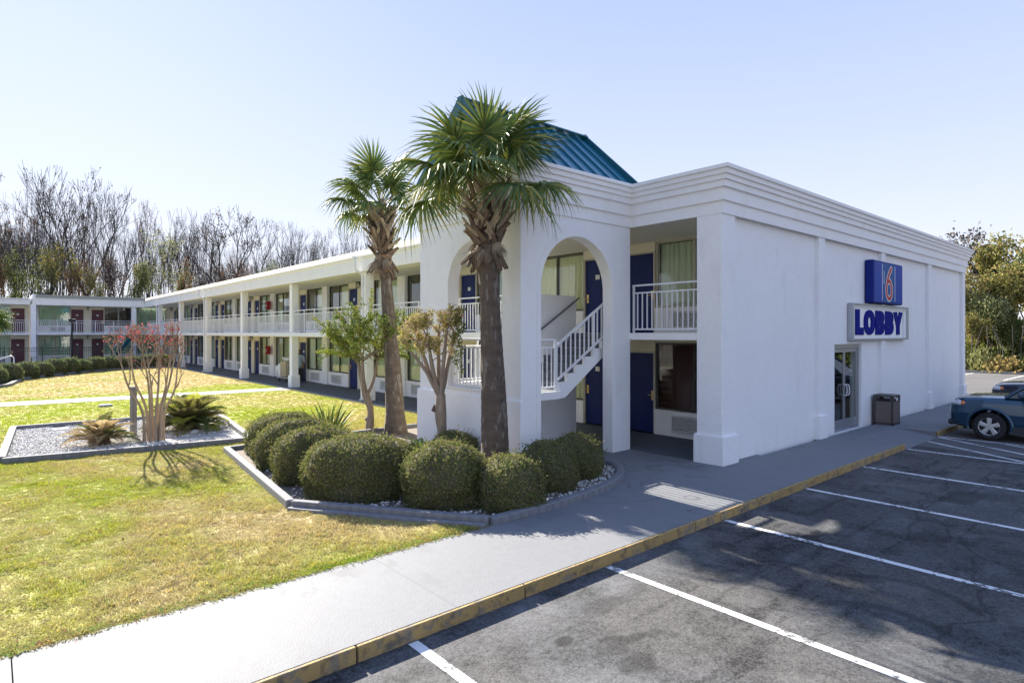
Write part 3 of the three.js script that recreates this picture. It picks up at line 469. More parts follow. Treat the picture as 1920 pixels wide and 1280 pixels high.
// ---- long wing along the courtyard
const WG = thing('guest_room_wing', 'long two storey white motel wing with balcony, blue doors and square columns', 'building');
{
  const cm = [M.curtain, M.curtainGreen, M.curtain, M.curtainTan];
  for (let k = 0; k < 8; k++) {
    const pz = -10.55 - 7.55 * k;
    for (const y of [0, SL]) {
      const r = i => hash(k, i + (y ? 50 : 0), 77);
      if (k < 8 && pz - RW > -66) roomFront(WG, placeWing(pz - RW), true, y, { curtain: k === 0 ? 1 : r(1) < 0.5 ? 1 : r(1) < 0.8 ? 2 : 3, cmat: k === 0 ? M.curtainTan : cm[r(2) * 4 | 0], cs: 1 + (r(3) * 3 | 0), frame: M.frameDark, acx: 2.5 });
      if (k > 0) roomFront(WG, placeWing(pz), false, y, { curtain: r(4) < 0.55 ? 1 : r(4) < 0.85 ? 2 : 3, cmat: cm[r(5) * 4 | 0], cs: 1 + (r(6) * 3 | 0), frame: M.frameDark, acx: 2.5 });
      lamp(WG, WALLX - 0.001, y + 2.28, pz, -Math.PI / 2);
    }
  }
  part('end_panel', box(12.9, 13.1, 0, 4.956, -66.4, -63.42), M.cream, WG);
  part('roof', box(11.0, 28.9, 5.552, 5.56, -66, -12.4), M.path, WG);
  part('ceiling', box(FX + 0.02, 13.2, 4.957, 5.2, -65.9, -12.31), M.soffit, WG);
  part('balcony_slab', box(FX, 13.2, 2.45, SL - 0.002, -65.9, -12.285), M.trim, WG);
  part('balcony_edge', box(FX - 0.03, FX - 0.001, 2.43, SL + 0.02, -64, -12.0), M.rail, WG);
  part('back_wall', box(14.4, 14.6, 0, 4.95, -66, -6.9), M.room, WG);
  part('fascia', sweep(FASC, [[FX, -64.1], [FX, TZ0 - 0.02]]), M.siding, WG); part('roof_verge', sweep(FTOP, [[FX, -64.1], [FX, TZ0 - 0.02]]), M.fasciaTop, WG);
  const cz = [...Array(7)].map((_, i) => -13.75 - 7.5 * i);
  for (const z of cz) column(WG, 11.06, z, 4.957);
  for (let i = 0; i < 7; i++) { const a = cz[i] - 0.2, b = i < 6 ? cz[i + 1] + 0.2 : -64; guard(WG, [11.0, b], [11.0, a], SL, i < 3); }
  guard(WG, [11.0, -13.54], [11.0, -12.0], SL, true);
  for (const i of [1, 4, 6]) downspout(WG, 10.9 - 0.13, cz[i] + 0.12);
  rebase(WG, FX, 0, -12);
}
// ---- end wing across the courtyard, with wine red doors, and the lower block beside it
const EW = thing('end_wing', 'white two storey end wing with wine red doors behind the pool fence', 'building');
{
  for (const y of [0, SL]) {
    roomFront(EW, placeFar(6.65), false, y, { door: M.maroon, curtain: y ? 0 : 1, cmat: M.curtainGreen });
    roomFront(EW, placeFar(6.65 - RW), true, y, { door: M.maroon, curtain: 1, cmat: M.curtainGreen, cs: 3 });
    part('wall_panel', box(10.425, 12.9, y, y + 0.66, -66.06, -65.9), M.trim, EW);
    const w = part('window', merge([box(10.43, 10.5, y + 0.66, y + 2.36, -66.1, -65.95), box(12.8, 12.9, y + 0.66, y + 2.36, -66.1, -65.95), box(11.6, 11.66, y + 0.66, y + 2.36, -66.1, -65.95)]), M.frameTan, EW);
    part('window_pane', box(10.5, 12.8, y + 0.67, y + 2.35, -66.04, -66.03), M.glass, w);
    const c = pleats(2.3, 1.7, 0, 4); c.translate(10.5, y + 0.66, -66.2); part('curtain', c, M.curtainGreen, w);
    lamp(EW, 6.65, y + 2.28, -65.9, 0);
  }
  part('back_wall', box(2.9, 13, 0, 4.95, -67.6, -67.4), M.room, EW);
  part('roof', box(2.95, 11, 5.3, 5.55, -74, -64.4), M.path, EW);
  part('ceiling', box(2.95, 10.83, 4.957, 5.2, -66.2, -64.1), M.soffit, EW);
  part('balcony_slab', box(2.95, 10.84, 2.45, SL, -66.1, -64.1), M.trim, EW);
  part('fascia', sweep(FASC, [[2.9, -64.1], [FX - 0.1, -64.1]]), M.siding, EW); part('roof_verge', sweep(FTOP, [[2.9, -64.1], [FX - 0.05, -64.1]]), M.fasciaTop, EW);
  part('side_wall', box(2.7, 2.9, 0, 5.84, -74, -64.15), M.siding, EW);
  guard(EW, [2.98, -64.2], [9.75, -64.2], SL, false);
  column(EW, 9.95, -64.3, 4.957, 0.35, false); column(EW, 2.75, -64.25, 4.957, 0.35, false);
  part('stair_stringer', beam([9.9, 2.5, -63.5], [8.0, 0.3, -62.0], 0.08, 0.28), M.tealDark, EW);
  part('stair_rail', merge([beam([9.9, 3.4, -63.5], [8.0, 1.2, -62.0], 0.05, 0.05), ...[0, 0.25, 0.5, 0.75, 1].map(t => rod([lerp(9.9, 8, t), lerp(2.5, 0.3, t), lerp(-63.5, -62, t)], [lerp(9.9, 8, t), lerp(3.4, 1.2, t), lerp(-63.5, -62, t)], 0.02))]), M.rail, EW);
  rebase(EW, 6.8, 0, -64.1);
}
const LB = thing('low_roofed_block', 'lower roofed white motel block at the far left of the courtyard', 'building');
{
  for (const y of [0, SL]) for (const [x, m] of [[2.55 - RW, true], [2.55 - 2 * RW, false], [2.55 - 3 * RW, true]]) roomFront(LB, placeFar(x), m, y, { door: M.maroon, curtain: 1, cmat: M.curtainGreen, cs: 2 });
  part('back_wall', box(-9, 2.5, 0, 4.95, -67.6, -67.4), M.room, LB);
  part('roof_edge', box(-9, 2.53, 4.957, 5.4, -74, -64.2, 0.02), M.siding, LB);
  part('roof_lip', box(-9.05, 2.545, 5.4, 5.47, -74.1, -64.1), M.rail, LB);
  part('balcony_slab', box(-9, 2.53, 2.45, SL, -66.1, -64.2), M.trim, LB);
  guard(LB, [-5, -64.3], [2.5, -64.3], SL, false);
  for (const x of [0.3, -3.5]) part('post', box(x - 0.05, x + 0.05, 0, 4.957, -64.36, -64.26), M.rail, LB);
  rebase(LB, -3, 0, -64.2);
}
// ---------------------------------------------------------------- plants
class Leaves { // many small folded leaves in one mesh with colours
  constructor() { this.p = []; this.c = []; }
  leaf(o, dir, up, l, w, col, fold = 0.25) { // diamond leaf from o along dir, folded along its midrib
    const s = V().crossVectors(dir, up).normalize(), n = V().crossVectors(s, dir).normalize();
    const a = o, t = o.clone().addScaledVector(dir, l).addScaledVector(n, -l * 0.12), m = o.clone().addScaledVector(dir, l * 0.5), L = m.clone().addScaledVector(s, w / 2).addScaledVector(n, w * fold), R = m.clone().addScaledVector(s, -w / 2).addScaledVector(n, w * fold);
    this.tri(a, L, t, col); this.tri(a, t, R, col);
  }
  tri(a, b, c, col) { this.p.push(a.x, a.y, a.z, b.x, b.y, b.z, c.x, c.y, c.z); for (let i = 0; i < 3; i++) this.c.push(col[0], col[1], col[2]); }
  blade(pts, w, col, side) { // ribbon through pts with width w(t)
    for (let i = 0; i + 1 < pts.length; i++) { const a = pts[i], b = pts[i + 1], wa = w(i / (pts.length - 1)), wb = w((i + 1) / (pts.length - 1)); const A = a.clone().addScaledVector(side, wa), A2 = a.clone().addScaledVector(side, -wa), B = b.clone().addScaledVector(side, wb), B2 = b.clone().addScaledVector(side, -wb); this.tri(A, A2, B, col); if (wb > 1e-4) this.tri(B, A2, B2, col); }
  }
  geo() { const g = pos3(this.p); g.setAttribute('color', new THREE.Float32BufferAttribute(this.c, 3)); return g; }
}
const unit = () => { const z = rr(-1, 1), a = rr(0, Math.PI * 2), r = Math.sqrt(1 - z * z); return V(r * Math.cos(a), z, r * Math.sin(a)); };
const jit = (c, k = 0.25) => { const m = 1 + rr(-k, k); return [c[0] * m * (1 + rr(-0.08, 0.08)), c[1] * m, c[2] * m * (1 + rr(-0.15, 0.15))]; };
const pickc = a => a[rnd() * a.length | 0];

// ---- clipped mounds: a lumpy core under a coat of small leaves
function mound(label, x, z, rx, ry, rz, turn = 0, n = 9000, cols = null, group = 'clipped shrubs in the corner bed', leafSize = 0.034, name = 'clipped_shrub') {
  const t = thing(name, label, 'shrub', [x, 0, z], turn, group), s = rnd() * 100, q = V();
  const rad = d => 1 + 0.14 * (fb(d.x * 2.2 + s, d.z * 2.2 + d.y * 1.7, 5, 3) - 0.5) * 2 + 0.05 * (fb(d.x * 7 + s, d.z * 7 + d.y * 6, 8, 2) - 0.5) * 2;
  const shape = (d, k = 1) => { const e = 0.86, f = v => Math.sign(v) * Math.pow(Math.abs(v), e), r = rad(d) * k; const hh = Math.hypot(d.x, d.z) || 1, g = d.y < 0 ? lerp(1, 0.96, -d.y) / Math.pow(hh, e) : 1; return V(f(d.x) * rx * r * g, d.y < 0 ? ry * 0.42 * (1 + d.y * 1.02) : ry * (0.42 + 0.58 * f(d.y) * r), f(d.z) * rz * r * g); };
  const core = new THREE.SphereGeometry(1, 28, 20), P = core.attributes.position;
  for (let i = 0; i < P.count; i++) { q.fromBufferAttribute(P, i).normalize(); const v = shape(q, 0.93); P.setXYZ(i, v.x, Math.max(-0.02, v.y), v.z); }
  core.computeVertexNormals(); part('branches', core, M.core, t);
  const L = new Leaves(), C = cols ?? [[0.13, 0.165, 0.038], [0.165, 0.19, 0.045], [0.10, 0.135, 0.03], [0.23, 0.21, 0.075], [0.30, 0.255, 0.12]];
  for (let i = 0; i < n; i++) { const d = unit(); if (d.y < -0.95) d.y = -d.y; const p = shape(d, rr(0.965, 1.02)); if (p.y < 0.02) p.y = rr(0.02, 0.12); const out = V(d.x / rx, d.y / ry, d.z / rz).normalize(), tn = unit(); tn.addScaledVector(out, -tn.dot(out)).addScaledVector(out, rr(0.1, 0.9)).normalize(); const pt = 0.75 + 0.6 * fb(p.x * 3 + s, p.z * 3 + p.y * 3, 17, 3); L.leaf(p, tn, out.clone().addScaledVector(unit(), 0.5), leafSize * rr(0.7, 1.35), leafSize * rr(0.45, 0.75), jit(pickc(C), 0.18).map(c => c * pt), 0.15); }
  for (let i = 0; i < n / 38; i++) { const d = unit(); if (d.y < 0) d.y = -d.y; const p = shape(d, 1.0), o = d.clone().addScaledVector(unit(), 0.4).normalize(); for (let k = 0; k < (i % 6 ? 4 : 8); k++) { const q2 = p.clone().addScaledVector(o, k * 0.018), tn = unit(); L.leaf(q2, tn.addScaledVector(o, 0.6).normalize(), unit(), leafSize, leafSize * 0.55, jit(pickc(C), 0.2), 0.15); } }
  part('foliage', L.geo(), M.leafGloss, t); return t;
}
// ---- fan palms
function fanGeo(size, droop, nseg, dead = false, open = 2.5) { // blade from the origin along +z, up +y
  const L = new Leaves(), costa = 0.22 * size;
  for (let i = 0; i < nseg; i++) {
    const u = nseg > 1 ? i / (nseg - 1) * 2 - 1 : 0, a = u * open, base = V(0, 0, costa * (1 - Math.abs(u) * 0.8)), len = size * (0.98 - 0.28 * u * u) * rr(0.9, 1.06);
    const dir = V(Math.sin(a), 0.10 * Math.cos(u * 3) + rr(-0.06, 0.06) + (i % 2 ? 0.05 : -0.05), Math.cos(a)).normalize(), pts = [], N = 6;
    for (let k = 0; k <= N; k++) { const t = k / N, p = base.clone().addScaledVector(dir, len * t); p.y -= droop * len * Math.pow(t, 2.6) * rr(0.85, 1.15); if (t > 0.6) p.addScaledVector(V(rr(-1, 1), rr(-1, 0.4), rr(-1, 1)), 0.02 * (t - 0.6) * size); pts.push(p); }
    const side = V(Math.cos(a), rr(0.25, 0.75) * (i % 2 ? 1 : -1), -Math.sin(a)).normalize(), w0 = size * 0.028;
    const col = dead ? jit([0.26, 0.20, 0.14], 0.3) : jit(rnd() < 0.15 ? [0.32, 0.31, 0.07] : rnd() < 0.5 ? [0.17, 0.225, 0.055] : [0.10, 0.16, 0.05], 0.25);
    L.blade(pts, t => w0 * (t < 0.15 ? 0.55 + 3 * t : t < 0.55 ? 1 : Math.max(0, 1 - (t - 0.55) / 0.45)), col, side);
  }
  return L.geo();
}
const fans = [...Array(5)].map((_, i) => fanGeo(1, 0.25 + 0.13 * i, 46));
const deadFan = [0, 1].map(() => fanGeo(1, 0.9, 18, true, 1.1));
function fanPalm(label, x, z, H, r0, r1, lean, crownR, nf, seedN, bootH, neck) {
  const keep = seed; seed = seedN;
  const t = thing('fan_palm', label, 'palm tree', [x, 0, z], 0, 'tall fan palms');
  const path = [[0, -0.05, 0], [lean[0] * 0.2, H * 0.3, lean[1] * 0.2], [lean[0] * 0.6, H * 0.65, lean[1] * 0.6], [lean[0], H, lean[1]]].map(p => V(...p));
  const cur = new THREE.CatmullRomCurve3(path);
  part('trunk', tube(path, s => lerp(r0, r1, sm(0, 0.7, s)) * (1 + 0.25 * sm(0.12, 0, s)) * (s > 0.9 ? 1.1 : 1) * (1 + 0.015 * Math.sin(s * 150)), 18, 60), neck ? M.palmTrunk : M.palmTrunkShaded, t);
  const top = cur.getPoint(1), q = new THREE.Quaternion(), Y = V(0, 1, 0);
  // old leaf bases crossing round the upper trunk
  const bootG = memo('boot', () => { const s = new THREE.Shape([[-0.075, 0], [0.075, 0], [0.05, 0.2], [0.038, 0.42], [0.012, 0.43], [0, 0.34], [-0.012, 0.43], [-0.038, 0.42], [-0.05, 0.2]].map(p => new THREE.Vector2(...p))); const g = new THREE.ExtrudeGeometry(s, { depth: 0.025, bevelEnabled: true, bevelSize: 0.01, bevelThickness: 0.008, bevelSegments: 1 }); const P = g.attributes.position; for (let i = 0; i < P.count; i++) { const yy = P.getY(i); P.setZ(i, P.getZ(i) + 0.45 * yy * yy - 0.25 * Math.abs(P.getX(i))); } g.computeVertexNormals(); return g; });
  const nb = 104, y1 = H - bootH;
  if (neck) part('trunk_neck', tube([cur.getPoint(0.755), cur.getPoint(0.79), cur.getPoint(0.83)], s => r1 * lerp(1.08, 1.3, s) * (1 + 0.04 * Math.sin(s * 25)), 16, 12), mat([0.36, 0.2, 0.09], 0.9), t);
  for (let i = 0; i < nb; i++) {
    const f = i / nb, a = i * 2.39996 + rr(-0.2, 0.2), y = y1 + f * (bootH + 0.15), rad = lerp(r1 * 1.05, r1 * 1.45, sm(0, 0.5, f));
    const b = part('leaf_base', bootG, f < 0.22 || rnd() < 0.25 ? M.bootDark : M.boot, t);
    b.position.set(top.x * clamp(y / H) + Math.cos(a) * rad, y, top.z * clamp(y / H) + Math.sin(a) * rad); const down = f < 0.14;
    b.rotation.set(0, 0, 0); b.rotation.order = 'YXZ'; b.rotation.y = Math.PI / 2 - a; b.rotation.x = down ? rr(2.2, 2.9) : rr(0.0, 0.45); b.rotation.z = rr(-0.85, 0.85); b.scale.set(rr(0.6, 0.85), rr(0.6, 1.1), 0.8);
  }
  // dry remains hanging below the leaf bases
  for (let i = 0; i < 13; i++) { const a = i * 2.4 + rr(-0.3, 0.3), y = y1 + rr(-0.02, 0.35), d = part('dead_frond', deadFan[i % 2], M.deadFrond, t); d.position.set(top.x * 0.8 + Math.cos(a) * r1, y, top.z * 0.8 + Math.sin(a) * r1); d.rotation.order = 'YXZ'; d.rotation.y = Math.PI / 2 - a; d.rotation.x = rr(0.4, 1.4); d.rotation.z = rr(-0.7, 0.7); d.scale.set(rr(0.2, 0.4), rr(0.2, 0.4), rr(0.22, 0.5)); }
  // living fronds: petiole and fan
  for (let i = 0; i < nf; i++) {
    const f = (i + 0.5) / nf, a = i * 2.39996 + rr(-0.25, 0.25), el = lerp(1.42, 0.1, Math.pow(f, 0.8)) + rr(-0.1, 0.1), pl = crownR * rr(0.42, 0.55), c0 = top.clone().add(V(0, 0.12 + 0.25 * (1 - f), 0));
    const dir = V(Math.cos(a) * Math.cos(el), Math.sin(el), Math.sin(a) * Math.cos(el)), mid = c0.clone().addScaledVector(dir, pl * 0.5).add(V(0, 0.03, 0)), end = c0.clone().addScaledVector(dir, pl).add(V(0, -0.06 - 0.1 * f, 0));
    const pet = part('frond', tube([c0, mid, end], s => lerp(0.022, 0.012, s), 5, 5), M.frondStem, t);
    const d2 = dir.clone().add(V(0, -0.1 - 0.4 * f, 0)).normalize(), m4 = new THREE.Matrix4(), zz = d2, xx = V().crossVectors(Y, zz).normalize(), yy = V().crossVectors(zz, xx); m4.makeBasis(xx, yy, zz);
    const fan = part('leaf_fan', fans[Math.min(4, f * 4 + rnd() * 1.5 | 0)], M.palmLeaf, pet); fan.quaternion.setFromRotationMatrix(m4).multiply(new THREE.Quaternion().setFromAxisAngle(V(0, 0, 1), rr(-0.5, 0.5))); fan.position.copy(end); fan.scale.setScalar(crownR * rr(0.4, 0.54));
  }
  seed = keep; return t;
}
M.frondStem = mat([0.15, 0.19, 0.06], 0.5);
// ---- feather palms (sago)
function sago(name, label, x, z, R, nf, cols, group, dry) {
  const t = thing(name, label, 'sago palm', [x, 0, z], rr(0, 6), group);
  part('trunk', new THREE.SphereGeometry(0.2 * R, 12, 8).scale(1, 0.9, 1).translate(0, 0.06, 0), M.bootDark, t);
  for (let i = 0; i < nf; i++) {
    const f = i / nf, a = i * 2.39996 + rr(-0.2, 0.2), el = lerp(1.35, dry ? 0.12 : 0.0, Math.pow(f, 0.8)) + rr(-0.08, 0.08), l = R * rr(0.85, 1.08) * lerp(0.8, 1, f), L = new Leaves(), N = 26, P = [], col0 = pickc(cols);
    for (let k = 0; k <= N; k++) { const s = k / N, e = el - s * s * (dry ? 1.1 : 0.95); const prev = P[k - 1] ?? V(0, 0.12 * R, 0); P.push(k ? prev.clone().add(V(Math.cos(a) * Math.cos(e), Math.sin(e), Math.sin(a) * Math.cos(e)).multiplyScalar(l / N)) : prev); }
    for (const p of P) if (p.y < 0.03) p.y = 0.03;
    const side = V(-Math.sin(a), 0, Math.cos(a));
    for (let k = 2; k <= N; k++) { const s = k / N, tan = P[k].clone().sub(P[k - 1]).normalize(), nrm = V().crossVectors(side, tan).normalize(); if (nrm.y < 0) nrm.negate(); const ll = R * 0.23 * Math.sin(Math.PI * Math.min(1, 0.18 + s * 0.86));
      for (const sg of [1, -1]) for (const half of [0, 0.5]) { const d = side.clone().multiplyScalar(sg).addScaledVector(tan, 0.65).addScaledVector(nrm, 0.42 + rr(-0.1, 0.1)).normalize(); L.leaf(P[k].clone().addScaledVector(tan, half * l / N), d, nrm, ll * rr(0.9, 1.08), R * 0.017, jit(col0, 0.2), 0.1); } }
    L.blade(P, s => 0.012 * R * (1.1 - s), jit(col0, 0.1), nrmSide(a));
    part('frond', L.geo(), M.leafGloss, t);
  }
  return t;
}
const nrmSide = a => V(-Math.sin(a), 0, Math.cos(a));
// ---- a branching skeleton: list of {a, b, ra, rb, depth, end}
function skeleton({ h, r, levels, split, spread, up = 0.3, lenK = 0.72, trunkK = 0.4, start = V(0, 0, 0), dir = V(0, 1, 0), kids = [2, 3], wob = 0.2, sideOn = 0.3 }) {
  const out = [];
  const grow = (o, d, len, ra, lv) => {
    const nseg = lv === 0 ? 4 : 3; let p = o.clone(), dd = d.clone();
    for (let i = 0; i < nseg; i++) { const ra1 = lerp(ra, ra * 0.68, i / nseg), rb1 = lerp(ra, ra * 0.68, (i + 1) / nseg); dd.addScaledVector(unit(), wob).addScaledVector(V(0, 1, 0), up * 0.25).normalize(); const q = p.clone().addScaledVector(dd, len / nseg); out.push({ a: p.clone(), b: q.clone(), ra: ra1, rb: rb1, lv, end: lv === levels && i === nseg - 1 }); p = q;
      if (lv > 0 && lv < levels && rnd() < sideOn) { const s = unit(); s.addScaledVector(dd, -s.dot(dd)).normalize(); grow(p, dd.clone().addScaledVector(s, spread * 1.1).normalize(), len * lenK * 0.7, rb1 * 0.5, lv + 1); } }
    if (lv >= levels) return;
    const n = kids[0] + (rnd() * (kids[1] - kids[0] + 1) | 0), a0 = rr(0, 6.28), e1 = V().crossVectors(dd, Math.abs(dd.y) < 0.9 ? V(0, 1, 0) : V(1, 0, 0)).normalize(), e2 = V().crossVectors(dd, e1);
    for (let i = 0; i < n; i++) { const a = a0 + i / n * 6.28 + rr(-0.4, 0.4), s = e1.clone().multiplyScalar(Math.cos(a)).addScaledVector(e2, Math.sin(a)); grow(p, dd.clone().addScaledVector(s, spread * rr(0.6, 1.2)).addScaledVector(V(0, 1, 0), up).normalize(), len * lenK * rr(0.8, 1.15), ra * 0.66 * (n > 2 ? 0.82 : 0.92), lv + 1); }
  };
  grow(start, dir, h * trunkK, r, 0); return out;
}
function limbs(segs, sides) { // tapered prisms
  const P = [], e1 = V(), e2 = V(), d = V();
  for (const s of segs) { const n = typeof sides === 'function' ? sides(s) : sides; d.subVectors(s.b, s.a).normalize(); e1.crossVectors(d, Math.abs(d.y) < 0.9 ? V(0, 1, 0) : V(1, 0, 0)).normalize(); e2.crossVectors(d, e1);
    const ring = (c, r) => [...Array(n)].map((_, i) => { const a = i / n * Math.PI * 2; return [c.x + (e1.x * Math.cos(a) + e2.x * Math.sin(a)) * r, c.y + (e1.y * Math.cos(a) + e2.y * Math.sin(a)) * r, c.z + (e1.z * Math.cos(a) + e2.z * Math.sin(a)) * r]; });
    const A = ring(s.a, s.ra), B = ring(s.b, s.rb); for (let i = 0; i < n; i++) { const j = (i + 1) % n; P.push(...A[i], ...A[j], ...B[i], ...B[i], ...A[j], ...B[j]); } }
  const g = pos3(P); g.setAttribute('uv', new THREE.Float32BufferAttribute(new Float32Array(P.length / 3 * 2).map((_, i) => i % 2 ? P[(i >> 1) * 3 + 1] * 0.5 : P[(i >> 1) * 3] * 2 + P[(i >> 1) * 3 + 2] * 2), 2)); return g;
}
function foliageOn(segs, { per, size, cols, spread, from = 2, flatten = 0 }) { const L = new Leaves(); for (const s of segs) if (s.lv >= from) for (let i = 0; i < per; i++) if (per >= 1 ? i + 1 <= per || rnd() < per - i : rnd() < per) { const p = s.a.clone().lerp(s.b, rnd()).addScaledVector(unit(), spread * Math.cbrt(rnd())), d = unit(); d.y -= flatten; L.leaf(p, d.normalize(), unit(), size * rr(0.7, 1.3), size * rr(0.45, 0.7), jit(pickc(cols), 0.3), 0.2); } return L.geo(); }

// ---- crape myrtle with many pale stems and a few red leaves left, in the gravel bed
{
  seed = 4242;
  const t = thing('crape_myrtle', 'many stemmed crape myrtle with bare tan stems and red leaf tips', 'tree', [2.98, 0, -16.46], 0), red = new Leaves(), twig = [];
  const dirs = [[-0.50, 0.05], [-0.33, -0.2], [-0.2, 0.22], [-0.08, -0.12], [0.02, 0.25], [0.12, -0.2], [0.2, 0.12], [0.36, -0.05], [0.28, 0.26]];
  for (const [i, [dx, dz]] of dirs.entries()) {
    const e = V(Math.cos(-0.72) * dx * 1.9, rr(1.7, 2.1), -0.3 * dx + dz), b = V(dx * 0.4 + rr(-0.04, 0.04), -0.02, dz * 0.5), p1 = b.clone().lerp(e, 0.35).add(V(-dx * 0.22, 0.1, rr(-0.06, 0.06))), p2 = b.clone().lerp(e, 0.7).add(V(rr(-0.05, 0.05), 0.03, rr(-0.05, 0.05)));
    part('stem', tube([b, p1, p2, e], s => lerp(0.038, 0.015, s) * (1 + 0.08 * Math.sin(s * 40 + i)), 8, 26), M.myrtleBark, t);
    for (let k = 0; k < 4; k++) { const sk = skeleton({ h: 1.0, r: 0.016, levels: 2, spread: 0.55, up: 0.28, lenK: 0.72, trunkK: 0.34, start: k < 3 ? e.clone() : p2.clone(), dir: V(rr(-0.5, 0.5) + dx * 0.5, 1, rr(-0.5, 0.5)).normalize(), wob: 0.22 }); twig.push(...sk);
      for (const s of sk) if (s.lv >= 1 && rnd() < (s.b.y > 2.35 ? 0.32 : 0.08)) for (let q = 0; q < (rnd() < 0.3 ? 6 : 1); q++) red.leaf(s.b.clone().addScaledVector(unit(), 0.06), unit(), unit(), 0.06 * rr(0.7, 1.3), 0.035, jit(pickc([[0.5, 0.07, 0.09], [0.6, 0.16, 0.18], [0.45, 0.12, 0.06], [0.34, 0.2, 0.08]]), 0.3)); }
  }
  part('twigs', limbs(twig, 4), M.myrtleGrey, t); part('foliage', red.geo(), M.leaf, t);
}
// ---- green crape myrtle between the palms and the wing
{
  seed = 991;
  const t = thing('crape_myrtle', 'small green leafed crape myrtle with leaning trunk in front of the wing', 'tree', [7.58, 0, -14.54], 0);
  const R = V(Math.cos(YAW), 0, Math.sin(YAW)), at = (r, y, f = 0) => R.clone().multiplyScalar(r).add(V(Math.sin(YAW) * f, y, -Math.cos(YAW) * f)); // r: to the right as seen from the pavement
  part('trunk', tube([at(0.02, -0.03), at(0.05, 0.3), at(0.05, 0.6), at(-0.08, 1.0)], s => lerp(0.105, 0.085, s) * (1 + 0.12 * Math.sin(s * 9)), 10, 24), M.myrtleGrey, t);
  const B = [[at(-0.08, 0.92), at(-0.2, 1.4, 0.05), at(-0.3, 1.85, 0.1)], [at(-0.08, 0.95), at(-0.12, 1.4, -0.1), at(-0.1, 1.85, -0.2)], [at(-0.06, 0.92), at(0.12, 1.3), at(0.22, 1.9, 0.1)]];
  B.forEach((b, i) => part('limb', tube(b, s => lerp(0.085, 0.04, s) * (i === 2 ? 0.65 : 1), 8, 14), M.myrtleGrey, t));
  part('cut_stub', rod([at(-0.08, 0.3).x, 0.3, at(-0.08, 0.3).z], [at(0.0, 0.36).x, 0.36, at(0.0, 0.36).z], 0.045, 8), M.myrtleGrey, t);
  const segs = []; for (const b of B) for (let k = 0; k < 5; k++) segs.push(...skeleton({ h: 2.2, r: 0.022, levels: 2, spread: 0.75, up: 0.12, lenK: 0.7, trunkK: 0.32, start: b[2].clone(), dir: V(rr(-1, 1), 0.55, rr(-1, 1)).normalize(), kids: [2, 3], wob: 0.18 }));
  const L = new Leaves(), C = [[0.2, 0.28, 0.05], [0.14, 0.21, 0.04], [0.28, 0.33, 0.07], [0.10, 0.16, 0.035], [0.38, 0.37, 0.12]];
  for (const s of segs) for (let i = 0; i < (s.lv ? 11 : 5); i++) L.leaf(s.a.clone().lerp(s.b, rnd()).addScaledVector(unit(), 0.12 * rnd()), unit().add(V(0, -0.2, 0)).normalize(), unit(), 0.075 * rr(0.7, 1.25), 0.042, jit(pickc(C), 0.25));
  // long new shoots with leaves in pairs
  for (const [a, b] of [[at(-0.3, 1.9), at(-1.45, 3.0)], [at(-0.3, 2.0), at(-0.85, 3.2)], [at(-0.2, 1.9), at(-1.35, 2.1)], [at(0, 2.2), at(0.1, 3.75)], [at(-0.1, 2.2), at(-0.35, 3.3)], [at(0.2, 2.1), at(1.0, 2.8)], [at(0.3, 2.2), at(1.2, 3.1)], [at(0.2, 2.0), at(1.05, 1.95)], [at(0.1, 2.2), at(0.6, 3.0)], [at(-0.2, 2.0), at(-1.1, 2.55)]]) {
    const m = a.clone().lerp(b, 0.5).add(V(0, 0.12, 0)), pts = []; const c = new THREE.QuadraticBezierCurve3(a, m, b); for (let i = 0; i <= 12; i++) pts.push(c.getPoint(i / 12)); for (let i = 0; i < 12; i++) segs.push({ a: pts[i], b: pts[i + 1], ra: 0.012 * (1 - i / 14), rb: 0.012 * (1 - (i + 1) / 14), lv: 2 });
    for (let i = 3; i <= 64; i++) { const p = c.getPoint(i / 64), d = c.getTangent(i / 64), s = unit(); s.addScaledVector(d, -s.dot(d)).normalize(); for (const g of [1, -1]) L.leaf(p, s.clone().multiplyScalar(g).addScaledVector(d, 0.5).normalize(), d, 0.125 * (1.1 - i / 130), 0.06, jit(pickc([[0.3, 0.36, 0.07], [0.22, 0.29, 0.05], [0.42, 0.38, 0.11]]), 0.2)); }
  }
  part('twigs', limbs(segs, 4), M.myrtleGrey, t); part('foliage', L.geo(), M.leaf, t);
}
